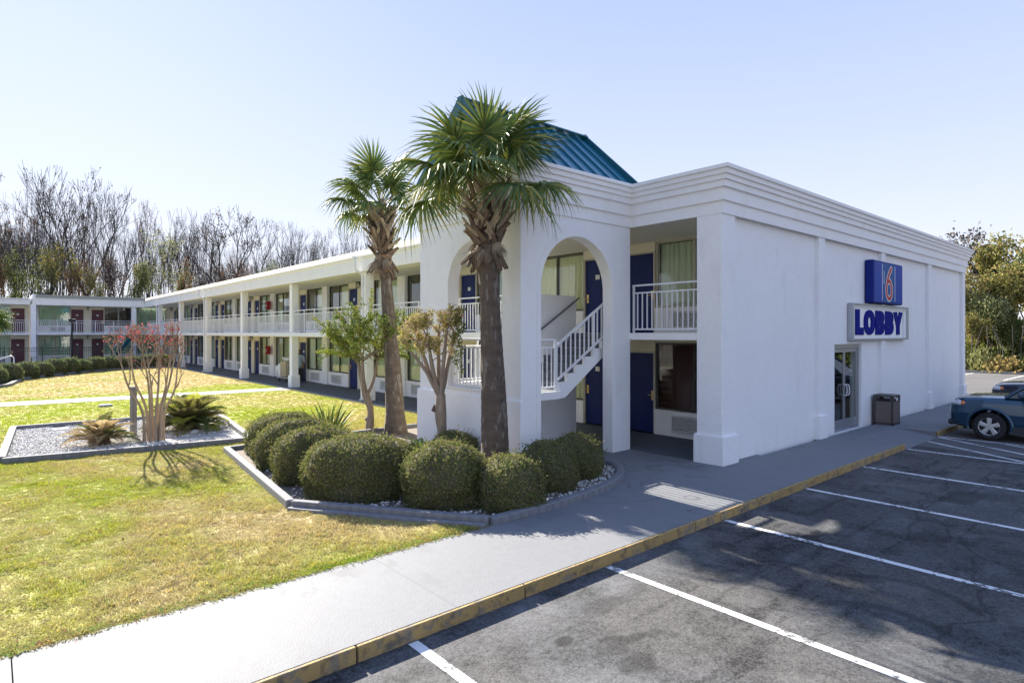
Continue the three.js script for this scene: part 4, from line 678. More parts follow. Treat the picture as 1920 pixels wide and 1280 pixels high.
// ---- pollarded myrtle with pale yellow leaves against the tower
{
  seed = 512;
  const t = thing('crape_myrtle', 'pollarded crape myrtle with sparse yellowing leaves before the tower arch', 'tree', [6.98, 0, -10.2], 0);
  const R = V(Math.cos(YAW), 0, Math.sin(YAW)), at = (r, y, f = 0) => R.clone().multiplyScalar(r).add(V(Math.sin(YAW) * f, y, -Math.cos(YAW) * f));
  part('trunk', tube([at(0.05, -0.03), at(0.0, 0.5), at(-0.04, 0.95), at(-0.04, 1.35)], s => lerp(0.105, 0.115, s) * (1 + 0.1 * Math.sin(s * 11)), 10, 24), M.myrtleGrey, t);
  part('cut_stub', rod([at(-0.02, 1.0).x, 1.0, at(-0.02, 1.0).z], [at(-0.2, 1.08).x, 1.08, at(-0.2, 1.08).z], 0.075, 9), M.bootDark, t);
  const ends = [[-0.52, 2.5, 0.1], [-0.3, 2.6, -0.12], [-0.1, 2.65, 0.15], [0.1, 2.7, -0.1], [0.24, 2.6, 0.1], [-0.62, 2.2, -0.1]], tw = [], L = new Leaves();
  for (const [r, y, f] of ends) { const e = at(r, y, f), m = at(r * 0.5 - 0.04, 1.85, f * 0.5); part('limb', tube([at(-0.04, 1.25), m, e], s => lerp(0.06, 0.026, s) * (1 + 0.1 * Math.sin(s * 20 + r * 9)), 8, 16), M.myrtleGrey, t);
    for (let k = 0; k < 4; k++) tw.push(...skeleton({ h: 0.9, r: 0.012, levels: 2, spread: 0.7, up: 0.15, lenK: 0.7, trunkK: 0.3, start: m.clone().lerp(e, k === 3 ? rr(0.1, 0.5) : rr(0.6, 1)), dir: V(rr(-0.8, 0.8), 0.8, rr(-0.8, 0.8)).normalize(), wob: 0.2 })); }
  const C = [[0.58, 0.5, 0.2], [0.6, 0.47, 0.32], [0.52, 0.5, 0.16], [0.42, 0.43, 0.14], [0.6, 0.44, 0.36]];
  for (const s of tw) if (s.lv >= 1) for (let i = 0; i < 6; i++) L.leaf(s.a.clone().lerp(s.b, rnd()).addScaledVector(unit(), 0.05), unit(), unit(), 0.055 * rr(0.7, 1.3), 0.033, jit(pickc(C), 0.3));
  for (let k = 0; k < 500; k++) { const y = Math.pow(rnd(), 0.7), p = at(0.32 + 0.06 * Math.sin(y * 20) + rr(-0.1, 0.1), 1.75 + y * 1.35, rr(-0.15, 0.15)); L.leaf(p, unit(), unit(), 0.06 * rr(0.7, 1.2), 0.035, jit(pickc([[0.1, 0.14, 0.04], [0.16, 0.2, 0.05], [0.28, 0.3, 0.08]]), 0.3)); }
  part('twigs', limbs(tw, 4), M.myrtleGrey, t); part('foliage', L.geo(), M.leaf, t);
}
// ---- palms, sagos and the clipped shrubs
fanPalm('thinner fan palm with orange ringed neck beside the long wing', 7.96, -13.76, 5.6, 0.245, 0.155, [-0.32, -0.22], 1.6, 18, 61, 1.25, true);
fanPalm('thick fan palm with painted trunk shade in front of the stair tower', 6.92, -8.42, 4.95, 0.26, 0.185, [-0.14, -0.12], 1.85, 21, 77, 0.95, false);
seed = 33;
sago('sago_palm', 'low dried brown sago palm in white gravel bed', 1.95, -16.75, 0.95, 34, [[0.44, 0.33, 0.18], [0.36, 0.27, 0.14], [0.5, 0.4, 0.22], [0.2, 0.23, 0.07]], 'sago palms in the gravel bed', true);
sago('sago_palm', 'tall dark green sago palm behind the bare crape myrtle', 4.05, -17.9, 1.35, 52, [[0.10, 0.135, 0.03], [0.15, 0.17, 0.04], [0.36, 0.38, 0.06], [0.24, 0.22, 0.08]], 'sago palms in the gravel bed', false);
sago('sago_palm', 'small bright green sago palm between clipped shrubs and tower', put(783, 12.3)[0], put(783, 12.3)[1], 0.62, 18, [[0.12, 0.19, 0.04], [0.16, 0.24, 0.05]], undefined, false);
{ // young palmetto behind the clipped shrubs
  const t = thing('palmetto', 'young palmetto with upright spiky leaves behind clipped shrubs', 'palmetto', [put(616, 13.3)[0], 0, put(616, 13.3)[1]], 0);
  for (let i = 0; i < 7; i++) { const f = part('frond', fanGeo(0.75, 0.12, 15, false, 0.5), M.palmLeaf, t, [rr(-0.05, 0.05), 0.05, rr(-0.05, 0.05)]); f.rotation.order = 'YXZ'; f.rotation.y = i * 0.9; f.rotation.x = -rr(0.85, 1.45); f.scale.setScalar(rr(1.1, 1.45)); }
}
const md = (label, px, d, rx, ry, rz, turn, n) => { const [x, z] = put(px, d); mound(label, x, z, rx, ry * 0.93, rz, turn, n); };
md('leftmost clipped shrub at the back end of corner bed', 532, 13.3, 0.82, 0.9, 0.48, 0.12, 8000);
md('second clipped shrub from the left along the bed kerb', 556, 11.95, 0.82, 0.95, 0.48, 0.12, 9000);
md('third clipped shrub from the left, narrow and yellow edged', 592, 10.75, 0.74, 1.0, 0.46, 0.1, 10000);
md('largest broad clipped shrub at the front of corner bed', 674, 9.75, 0.86, 1.0, 0.66, -0.7, 16000);
md('round clipped shrub in front of the thick palm', 836, 9.3, 0.66, 0.94, 0.6, -0.7, 12000);
md('clipped shrub at the foot of the thick palm', 957, 9.05, 0.5, 0.8, 0.5, -0.3, 8000);
md('small clipped shrub beside the white pebble strip', 1026, 10.1, 0.48, 0.82, 0.48, 0.2, 7000);
md('last clipped shrub nearest the arch post', 1080, 11.0, 0.5, 0.77, 0.45, 0.5, 7000);
mound('low small shrub behind at the tower wall', 7.05, -9.9, 0.46, 0.6, 0.42, 0, 4500);
// hedge by the pool: one loose shrub after another
{
  const P = [[0.1, -40.4], [0.75, -42.0], [1.5, -43.9], [2.25, -45.2], [3.05, -46.5], [3.8, -47.5], [4.6, -48.5], [5.45, -49.4], [6.3, -50.5], [7.15, -51.2], [8.05, -51.7], [9.0, -52.0]];
  const C = [[0.09, 0.125, 0.04], [0.06, 0.09, 0.03], [0.15, 0.18, 0.07], [0.2, 0.22, 0.1]];
  const w = ['first', 'second', 'third', 'fourth', 'fifth', 'sixth', 'seventh', 'eighth', 'ninth', 'tenth', 'eleventh', 'twelfth'];
  P.forEach(([x, z], i) => mound(`${w[i]} glossy hedge shrub from the left along the pool fence`, x, z - 0.1, rr(0.55, 0.68), rr(0.82, 1.02), 0.55, 0.5, 1700, C, 'hedge shrubs by the pool', 0.085, 'hedge_shrub'));
  mound('yellow green shrub by the wing walkway at hedge end', 9.9, -52.3, 0.6, 0.95, 0.5, 0, 1700, [[0.25, 0.27, 0.06], [0.15, 0.19, 0.05]], undefined, 0.08, 'hedge_shrub');
}
// ---------------------------------------------------------------- beds, borders, gravel, grass
seed = 1717;
const BED1 = [[3.95, -14.1], [3.42, -9.0], [5.14, -6.38], [6.9, -6.42], [7.9, -6.6], [8.7, -7.05], [9.3, -7.75], [9.05, -8.4], [7.5, -8.4], [7.5, -12.0], [9.0, -12.3], [9.0, -14.3]];
struct('planting_bed', flat(BED1.slice().reverse(), 0.012), M.mulch);
const BED2 = [[0.2, -15.72], [0.5, -20.85], [5.42, -20.7], [4.7, -15.0]];
struct('planting_bed', flat(BED2, 0.012), M.gravelBed);
{
  const bar = (name, pts, w, h, parent, m = M.timber) => { for (let i = 0; i + 1 < pts.length; i++) { const [a, b] = [pts[i], pts[i + 1]], dx = b[0] - a[0], dz = b[1] - a[1], L = Math.hypot(dx, dz), g = box(-0.02, L + 0.02, -0.06, h, -w / 2, w / 2, 0.022); const o = part(name, g, m, parent, [a[0], 0, a[1]]); o.rotation.y = -Math.atan2(dz, dx); } };
  const e1 = thing('bed_edging', 'grey timber and concrete edging around the clipped shrub bed', 'edging');
  bar('edging_timber', [[8.9, -14.3], [3.95, -14.12]], 0.12, 0.1, e1); bar('edging_timber', [[3.93, -14.1], [3.40, -8.98]], 0.13, 0.11, e1); bar('edging_timber', [[3.43, -8.93], [5.12, -6.40]], 0.13, 0.11, e1);
  const c = new THREE.CatmullRomCurve3([[5.14, -6.38], [6.6, -6.4], [7.9, -6.62], [8.75, -7.05], [9.28, -7.7], [9.15, -8.3]].map(p => V(p[0], 0, p[1]))), pts = c.getSpacedPoints(22).map(p => [p.x, p.z]);
  part('edging_kerb', sweep([[-0.09, -0.05], [-0.08, 0.085], [-0.06, 0.1], [0.04, 0.1], [0.08, 0.07], [0.1, -0.05]].map(([a, b]) => [-a, b]).reverse(), pts), M.timber, e1);
  part('edging_step', sweep([[0.17, -0.05], [0.155, 0.03], [0.09, 0.04], [0.09, -0.05]].reverse().map(([a, b]) => [a, b]), [[5.12, -6.40], [3.43, -8.93]].reverse()), M.timber, e1);
  const e2 = thing('bed_edging', 'weathered grey timber edging around the white gravel bed', 'edging');
  bar('edging_timber', [[0.2, -15.72], [4.7, -15.0]], 0.12, 0.11, e2); bar('edging_timber', [[0.5, -20.85], [5.4, -20.7]], 0.13, 0.12, e2); bar('edging_timber', [[0.17, -15.8], [0.47, -20.8]], 0.15, 0.13, e2); bar('edging_timber', [[5.45, -20.65], [4.75, -15.08]], 0.15, 0.13, e2);
  const e3 = thing('bed_edging', 'curved dark concrete edging in front of the pool hedge', 'edging');
  const c3 = new THREE.CatmullRomCurve3([[-6, -36.6], [-1.5, -36.6], [0.35, -37.5], [1.0, -40.5], [1.5, -43.2], [3.6, -46.6], [6.3, -49.7], [8.5, -51], [10.55, -51.5]].map(p => V(p[0], 0, p[1]))), p3 = c3.getSpacedPoints(40).map(p => [p.x, p.z]);
  part('edging_kerb', sweep([[-0.1, -0.05], [-0.1, 0.12], [0.1, 0.14], [0.12, -0.05]], p3), M.timber, e3);
  const bed3 = p3.concat([[10.5, -53], [6, -52.5], [3, -49.5], [-1, -44], [-6, -40]]); struct('planting_bed', flat(bed3.slice().reverse(), 0.0), M.gravelBed);
}
function scatter(name, label, cat, geo, m, list, kind = 'stuff') { const o = new THREE.InstancedMesh(geo, m, list.length), M4 = new THREE.Matrix4(), q = new THREE.Quaternion(), e = new THREE.Euler(); o.name = numbered(name); list.forEach(([x, y, z, s, ry, rx, c, sy], i) => { M4.compose(V(x, y, z), q.setFromEuler(e.set(rx ?? 0, ry ?? 0, 0)), V(s, sy ?? s, s)); o.setMatrixAt(i, M4); if (c) o.setColorAt(i, lin(...c)); }); o.castShadow = o.receiveShadow = true; o.userData = { kind, label, category: cat }; scene.add(o); return o; }
{
  const chip = new THREE.IcosahedronGeometry(1, 0); const P = chip.attributes.position; for (let i = 0; i < P.count; i++) { const k = 0.8 + 0.4 * hash(Math.round(P.getX(i) * 10), Math.round(P.getY(i) * 10 + P.getZ(i) * 33), 3); P.setXYZ(i, P.getX(i) * k, P.getY(i) * k * 0.7, P.getZ(i) * k); } chip.computeVertexNormals();
  const list = []; const add = (x, z, s) => list.push([x, 0.014 + s * 0.4, z, s, rr(0, 6), rr(0, 3), [rr(0.4, 0.8), 0, 0].map((v, i, a) => a[0] * [1, 0.965, 0.89][i])]);
  for (let i = 0; i < 15000; i++) { const x = rr(0.1, 5.4), z = rr(-20.8, -15); if (inside(x, z, BED2) && fb(x * 1.4, z * 1.4, 61, 3) > 0.33 + 0.25 * sm(3.2, 5, x)) add(x, z, rr(0.012, 0.028)); }
  for (let i = 0; i < 9000; i++) { const x = rr(3.4, 9.3), z = rr(-12.2, -6.4), d = x > 6.4 && z > -8.3; if (inside(x, z, BED1) && (d || rnd() < 0.25)) add(x, z, rr(0.013, 0.03)); }
  scatter('marble_chips', 'white marble chip gravel spread in the planting beds', 'gravel', chip, mat([1, 1, 1], 0.75), list);
}
{ // grass: tufts of narrow blades
  const tuft = (n, h, w) => { const L = new Leaves(); for (let i = 0; i < n; i++) { const a = rr(0, 6.28), r = rr(0, 0.045), b = V(Math.cos(a) * r, 0, Math.sin(a) * r), l = h * rr(0.5, 1.2), d = V(Math.cos(a + rr(-1, 1)) * rr(0.3, 1.1), 1, Math.sin(a + rr(-1, 1)) * rr(0.3, 1.1)).normalize(), m = b.clone().addScaledVector(d, l * 0.55), t = m.clone().addScaledVector(d.clone().add(V(0, -0.6, 0)).normalize(), l * 0.45), s = V(-Math.sin(a), 0, Math.cos(a)); L.blade([b, m, t], k => w * (k > 0.9 ? 0 : 1 - 0.4 * k), [1, 1, 1], s); } const g = L.geo(); g.deleteAttribute('color'); return g; };
  const avoid = (x, z) => inside(x, z, BED1) || inside(x, z, BED2) || (z < -27.3 && z > -30.7 && Math.abs(z + lerp(29.6, 28.07, (x + 16) / 26.4)) < lerp(1.05, 0.7, (x + 16) / 26.4));
  const col = (x, z) => { const g = greenness(x, z), q = z < -16 ? 0.35 : 1, k = 1 + rr(-0.25, 0.2) * q; if (rnd() < 0.2 * q * (1.2 - g)) return [0.4 * k, 0.31 * k, 0.17 * k]; return STRAW.map((s, i) => lerp(s, GREEN[i], clamp(g + rr(-0.3, 0.3) * q)) * k); };
  const near = [], far = [];
  const over = (x, z) => z > EDGE + 0.02;
  for (let i = 0; i < 98000; i++) { const x = rr(-4, 6.2), z = rr(-16, EDGE + 0.05); if (!avoid(x, z) && x < 6.05 - Math.max(0, z + 8) * 0 && !(x > 5.0 && z > -6.38 && 0)) near.push([x, -0.012, z, rr(0.7, 1.25), rr(0, 6.3), 0, col(x, z), rr(0.45, 1.05) * (0.55 + 1.1 * sm(0.35, 0.7, fb(x * 2.3, z * 2.3, 301, 4)))]); }
  for (let i = 0; i < 70000; i++) { const x = rr(-7, 10.4), z = -16 - 36 * Math.pow(rnd(), 1.4); if (!avoid(x, z) && inside(x, z, [[-16, -16], [10.4, -16], [10.4, -51.2], [6.2, -49.8], [1.5, -43.2], [0.4, -37.2], [-16, -36.2]])) far.push([x, -0.012, z, rr(0.9, 1.6), rr(0, 6.3), 0, col(x, z), rr(0.5, 1)]); }
  for (let i = 0; i < 12000; i++) { const x = rr(6.1, 10.4), z = rr(-16, -11.5); if (!avoid(x, z)) far.push([x, -0.012, z, rr(0.8, 1.3), rr(0, 6.3), 0, col(x, z), rr(0.5, 1.1)]); }
  scatter('lawn_grass', 'short yellow green turf beside the front pavement', 'grass', tuft(11, 0.05, 0.0032), M.grassBlade, near);
  scatter('lawn_grass', 'straw and green turf of the courtyard beyond the gravel bed', 'grass', tuft(10, 0.05, 0.005), M.grassBlade, far);
  const edge = []; for (let i = 0; i < 1500; i++) { const x = rr(-4, 5.0); edge.push([x, -0.01, EDGE + rr(-0.12, 0.035) + 0.03 * (fb(x * 3, 1, 3, 3) - 0.5), rr(0.8, 1.3), rr(0, 6.3), 0, lawnCol(x, EDGE).map((c, q) => c * rr(0.35, 1) * (q === 1 ? 1.1 : 1)), rr(0.45, 0.95)]); }
  scatter('lawn_grass', 'longer green grass fringe along the pavement edge', 'grass', tuft(11, 0.055, 0.004), M.grassBlade, edge);
  const dry = []; for (let i = 0; i < 380; i++) { const x = rr(-2, 6), z = rr(-15, -6.5); if (!avoid(x, z)) dry.push([x, 0.02, z, rr(0.02, 0.04), rr(0, 6), rr(-0.6, 0.6), jit([0.26, 0.15, 0.07], 0.4)]); }
  const lf = new Leaves(); lf.leaf(V(-0.5, 0, 0), V(1, 0, 0), V(0, 1, 0), 1.2, 0.8, [1, 1, 1], 0.3); const lg = lf.geo(); lg.deleteAttribute('color'); scatter('fallen_leaves', 'small brown fallen leaves scattered over the turf', 'leaves', lg, M.grassBlade, dry);
}
// things standing in and about the beds
{
  const t = thing('wooden_post', 'short weathered grey wooden post in the gravel bed', 'post', [2.7, 0, -17.48]);
  part('post_shaft', cbox(0.12, 1.27, 0.12, 0.012), M.post, t, [0, 0.61, 0], 0.3); part('post_cap', cbox(0.126, 0.025, 0.126, 0.006), M.post, t, [0, 1.255, 0], 0.3);
  const rk = new THREE.IcosahedronGeometry(0.1, 2); const P = rk.attributes.position; for (let i = 0; i < P.count; i++) { const v = V().fromBufferAttribute(P, i), k = 0.8 + 0.5 * fb(v.x * 9 + 5, v.y * 9 + v.z * 6, 3, 3); P.setXYZ(i, v.x * k * 1.1, v.y * k * 0.8, v.z * k); } rk.computeVertexNormals();
  tag(part('rock', rk, M.stone, scene, [3.95, 0.05, -16.9]), 'pale rock lying under the green sago palm', 'rock');
  const cv = thing('valve_cover', 'flat pale round cover lying in the lawn by the path', 'cover', [3.1, 0, -25.6]); part('rim', new THREE.CylinderGeometry(0.2, 0.23, 0.05, 20).translate(0, 0.03, 0), M.path, cv); part('lid', new THREE.CylinderGeometry(0.16, 0.16, 0.02, 20).translate(0, 0.062, 0), M.stone, cv);
}
// ---------------------------------------------------------------- signs, bin, cart and other things
seed = 2024;
{ // blue logo sign box
  const x0 = 18.62, x1 = 21.1, y0 = 3.44, y1 = 4.66, zf = -6.06, zb = -6.29;
  const t = thing('logo_sign', 'blue box sign with red number six above the lobby sign', 'sign', [x0, y0, zb]);
  const blue = phy([0.006, 0.022, 0.19], 0.55, { specularIntensity: 0.4 });
  part('cabinet', box(0, x1 - x0, 0, y1 - y0, 0.002, zf - zb, 0.04), blue, t);
  const cv = document.createElement('canvas'); cv.width = 1024; cv.height = 512; const g = cv.getContext('2d');
  g.fillStyle = '#083c9c'; g.fillRect(0, 0, 1024, 512); g.fillStyle = '#14508f'; g.fillRect(282, 0, 450, 512);
  g.fillStyle = '#e4ecf2'; g.fillRect(270, 18, 14, 476); g.fillRect(730, 18, 14, 476);
  const six = (w, c) => { g.strokeStyle = c; g.lineWidth = w; g.lineCap = 'round'; g.lineJoin = 'round'; g.beginPath(); g.ellipse(520, 345, 96, 118, 0, 0, Math.PI * 2); g.stroke(); g.beginPath(); g.moveTo(596, 62); g.quadraticCurveTo(452, 170, 424, 345); g.stroke(); };
  six(78, '#f2efe9'); six(54, '#b63a34');
  g.save(); g.translate(352, 190); g.rotate(-Math.PI / 2); g.scale(1.5, 1); g.fillStyle = '#e4ecf2'; g.font = 'bold 40px sans-serif'; g.textAlign = 'center'; g.fillText('Motel', 0, 0); g.restore();
  const ct = new THREE.CanvasTexture(cv); ct.colorSpace = THREE.SRGBColorSpace;
  const f = new THREE.PlaneGeometry(x1 - x0 - 0.1, y1 - y0 - 0.1); part('sign_face', f, new THREE.MeshPhysicalMaterial({ map: ct, roughness: 0.5, specularIntensity: 0.4 }), t, [(x1 - x0) / 2, (y1 - y0) / 2, zf - zb + 0.004]);
}
{ // LOBBY sign
  const x0 = 17.4, x1 = 22.0, y0 = 2.39, y1 = 3.41, zb = -6.29, d = 0.14;
  const t = thing('lobby_sign', 'white box sign with dark blue LOBBY letters over the entrance', 'sign', [x0, y0, zb]), W = x1 - x0, H = y1 - y0;
  part('cabinet', merge([box(0, W, 0, 0.06, 0.002, d, 0.008), box(0, W, H - 0.06, H, 0.002, d, 0.008), box(0, 0.08, 0.06, H - 0.06, 0.002, d, 0.008), box(W - 0.08, W, 0.06, H - 0.06, 0.002, d, 0.008)]), M.alu, t);
  part('sign_face', box(0.08, W - 0.08, 0.06, H - 0.06, 0.004, 0.085), mat([0.9, 0.9, 0.89], 0.5), t);
  part('retainer', merge([box(0.08, W - 0.08, H - 0.11, H - 0.065, 0.086, 0.12), box(W - 0.42, W - 0.38, 0.07, H - 0.115, 0.086, 0.11)]), M.rail, t);
  const font = await new FontLoader().loadAsync('fonts/droid/droid_sans_bold.typeface.json'), lm = phy([0.002, 0.008, 0.2], 0.7, { specularIntensity: 0.2 });
  const adv = [0.25, 0.87, 1.76, 2.55, 3.28], wid = [0.6, 0.84, 0.74, 0.74, 0.82];
  [...'LOBBY'].forEach((ch, i) => { const g = new TextGeometry(ch, { font, size: 0.6, depth: 0.02, curveSegments: 8, bevelEnabled: true, bevelSize: 0.05, bevelThickness: 0.004, bevelSegments: 1 }); g.computeBoundingBox(); const b = g.boundingBox; g.translate(-b.min.x, -b.min.y, 0); g.scale(wid[i] / (b.max.x - b.min.x), 0.70 / (b.max.y - b.min.y), 1); part('letter', g, lm, t, [adv[i] + 0.02, 0.155, 0.088]); });
}
{ // litter bin
  const t = thing('litter_bin', 'square brown litter bin with dark lid beside the entrance', 'litter bin', [19.42, 0, -5.98]);
  const pan = mat([1, 1, 1], 0.9, { map: tex(128, 128, (u, v) => { const k = 0.6 + 0.8 * hash(u * 128 | 0, v * 128 | 0, 5); return [0.15 * k, 0.125 * k, 0.11 * k]; }) });
  part('frame', merge([...[[-1, -1], [1, -1], [-1, 1], [1, 1]].map(([a, b]) => box(a * 0.27 - 0.02, a * 0.27 + 0.02, 0, 0.68, b * 0.23 - 0.02, b * 0.23 + 0.02)), box(-0.29, 0.29, 0.0, 0.05, -0.25, 0.25)]), M.frameDark, t);
  for (const [w, x, z, r] of [[0.48, 0, 0.235, 0], [0.48, 0, -0.235, 0], [0.4, 0.275, 0, Math.PI / 2], [0.4, -0.275, 0, Math.PI / 2]]) part('side_panel', cbox(w, 0.6, 0.02), pan, t, [x, 0.36, z], r);
  part('lid', merge([box(-0.3, 0.3, 0.78, 0.84, -0.26, 0.26, 0.02), ...[[-1, -1], [1, -1], [-1, 1], [1, 1]].map(([a, b]) => box(a * 0.25 - 0.045, a * 0.25 + 0.045, 0.675, 0.782, b * 0.21 - 0.045, b * 0.21 + 0.045))]), M.frameDark, t);
  part('inner_liner', box(-0.23, 0.23, 0.06, 0.72, -0.19, 0.19), M.black, t);
  part('notice_plate', box(-0.08, 0.06, 0.69, 0.77, 0.255, 0.268), M.plate, t);
}
{ // fire extinguisher cabinets on the wing piers
  for (const [y, l] of [[4.0, 'red fire extinguisher cabinet on upper balcony pier of the wing'], [1.32, 'red fire extinguisher cabinet on ground floor pier of the wing']]) {
    const t = thing('extinguisher_cabinet', l, 'fire cabinet', [12.76, y, -37.0], -Math.PI / 2, 'fire cabinets on the wing');
    part('cabinet_box', merge([box(-0.17, -0.14, 0, 0.5, 0, 0.2), box(0.14, 0.17, 0, 0.5, 0, 0.2), box(-0.14, 0.14, 0, 0.03, 0, 0.2), box(-0.14, 0.14, 0.47, 0.5, 0, 0.2), box(-0.14, 0.14, 0.03, 0.47, 0, 0.02)]), M.red, t);
    part('cylinder', merge([new THREE.CylinderGeometry(0.07, 0.07, 0.3, 12).translate(0, 0.19, 0.1), rod([0, 0.34, 0.1], [0, 0.4, 0.1], 0.025)]), M.red, t);
    part('door_frame', merge([box(-0.16, 0.16, 0.01, 0.06, 0.2, 0.215), box(-0.16, 0.16, 0.44, 0.49, 0.2, 0.215), box(-0.16, -0.1, 0.06, 0.44, 0.2, 0.215), box(0.1, 0.16, 0.06, 0.44, 0.2, 0.215)]), M.red, t);
    part('notice_plate', box(-0.05, 0.04, 0.16, 0.3, 0.216, 0.222), M.plate, t);
  }
}
{ // housekeeping cart
  const t = thing('housekeeping_cart', 'tan housekeeping cart loaded with white linen on the wing walkway', 'cart', [11.95, 0, -32.0], 0.1);
  const tan = mat([0.42, 0.34, 0.22], 0.8), white = mat([0.72, 0.72, 0.7], 0.95);
  part('bag_panel', box(-0.25, 0.25, 0.28, 1.1, -0.3, 0.35, 0.04), tan, t);
  part('deck', merge([box(-0.28, 0.28, 0.2, 0.26, -0.6, 0.6, 0.015)]), M.alu, t);
  part('push_handle', merge([tube([[-0.22, 0.26, 0.58], [-0.22, 1.05, 0.6], [0.22, 1.05, 0.6], [0.22, 0.26, 0.58]], 0.015, 6, 24)]), M.alu, t);
  part('shelf_box', box(-0.24, 0.24, 0.3, 0.95, -0.58, -0.32, 0.02), white, t);
  for (const [x, z] of [[-0.2, -0.48], [0.2, -0.48], [-0.2, 0.48], [0.2, 0.48]]) part('wheel', new THREE.TorusGeometry(0.075, 0.028, 8, 16).rotateY(Math.PI / 2).translate(x, 0.1, z), M.rubber, t);
  part('linen', merge([...Array(7)].map((_, i) => { const g = new THREE.SphereGeometry(0.13, 10, 8); g.scale(rr(1, 1.5), rr(0.5, 0.9), rr(1, 1.5)); g.translate(rr(-0.12, 0.12), 1.12 + rr(0, 0.14), rr(-0.35, 0.25)); return g; })), white, t);
  part('linen_bag', new THREE.SphereGeometry(0.22, 12, 10).scale(0.8, 1.3, 0.7).translate(-0.1, 0.62, -0.72), white, t);
}
{ // housekeeper standing beside the cart, half hidden by a column
  const t = thing('person', 'person in pale blue top and dark trousers standing behind the column', 'person', [12.5, 0, -31.7], -0.6);
  const J = (bones, n = 76, size = 1.9) => { // smooth union of tapered capsules, meshed
    const mc = new MarchingCubes(n, M.black, false, false, 200000), f = mc.field, S = size; mc.isolation = 0; const p = V(), ab = V(), ap = V();
    for (let k = 0; k < n; k++) for (let j = 0; j < n; j++) for (let i = 0; i < n; i++) { p.set((i / n * 2 - 1) * S / 2, j / n * S - 0.08, (k / n * 2 - 1) * S / 2); let s = 0; for (const [a, b, ra, rb] of bones) { ab.subVectors(b, a); ap.subVectors(p, a); const h = clamp(ap.dot(ab) / ab.lengthSq()), d = ap.addScaledVector(ab, -h).length() - lerp(ra, rb, h); s += Math.exp(-d * 45); } f[i + j * n + k * n * n] = Math.log(s + 1e-12) / 45; }
    mc.update(); const c = mc.count, P = Array.from(mc.positionArray.slice(0, c * 3)); const g = new THREE.BufferGeometry(); for (let i = 0; i < P.length; i += 3) { P[i] *= S / 2; P[i + 1] = (P[i + 1] + 1) / 2 * S - 0.08; P[i + 2] *= S / 2; } g.setAttribute('position', new THREE.Float32BufferAttribute(P, 3)); g.computeVertexNormals(); return g; };
  const b = (a, c, r, q) => [V(...a), V(...c), r, q];
  const skin = [b([0, 1.38, 0], [0, 1.46, 0.01], 0.05, 0.05), b([0, 1.54, 0.02], [0, 1.6, 0.02], 0.082, 0.088), b([0, 1.55, 0.1], [0, 1.53, 0.115], 0.014, 0.018)];
  for (const s of [-1, 1]) { skin.push(b([s * 0.24, 1.08, 0.02], [s * 0.22, 0.86, 0.14], 0.042, 0.03), b([s * 0.22, 0.84, 0.16], [s * 0.215, 0.79, 0.2], 0.032, 0.026)); for (let k = 0; k < 4; k++) skin.push(b([s * 0.215 + (k - 1.5) * 0.016, 0.79, 0.2], [s * 0.205 + (k - 1.5) * 0.014, 0.72, 0.215], 0.011, 0.009)); skin.push(b([s * 0.19, 0.82, 0.17], [s * 0.165, 0.77, 0.2], 0.012, 0.01)); }
  part('body', J(skin), mat([0.2, 0.12, 0.08], 0.6), t);
  part('top', J([b([0, 1.32, 0], [0, 0.95, 0], 0.13, 0.15), b([-0.16, 1.34, 0], [0.16, 1.34, 0], 0.07, 0.07), b([-0.18, 1.33, 0], [-0.245, 1.1, 0.01], 0.065, 0.058), b([0.18, 1.33, 0], [0.245, 1.1, 0.01], 0.065, 0.058), b([0, 0.95, 0], [0, 0.86, 0], 0.155, 0.165)]), mat([0.34, 0.4, 0.5], 0.9), t);
  part('trousers', J([b([-0.09, 0.86, 0], [-0.1, 0.46, 0.01], 0.1, 0.072), b([0.09, 0.86, 0], [0.1, 0.46, 0.01], 0.1, 0.072), b([-0.1, 0.46, 0.01], [-0.11, 0.1, -0.01], 0.072, 0.055), b([0.1, 0.46, 0.01], [0.11, 0.1, -0.01], 0.072, 0.055)]), mat([0.03, 0.035, 0.03], 0.9), t);
  part('shoes', J([b([-0.11, 0.04, -0.04], [-0.12, 0.035, 0.15], 0.045, 0.035), b([0.11, 0.04, -0.04], [0.12, 0.035, 0.15], 0.045, 0.035)]), M.black, t);
  part('hair', J([b([0, 1.6, -0.02], [0, 1.64, -0.01], 0.09, 0.085), b([0, 1.56, -0.07], [0, 1.48, -0.08], 0.06, 0.04)]), mat([0.015, 0.012, 0.01], 0.7), t);
}
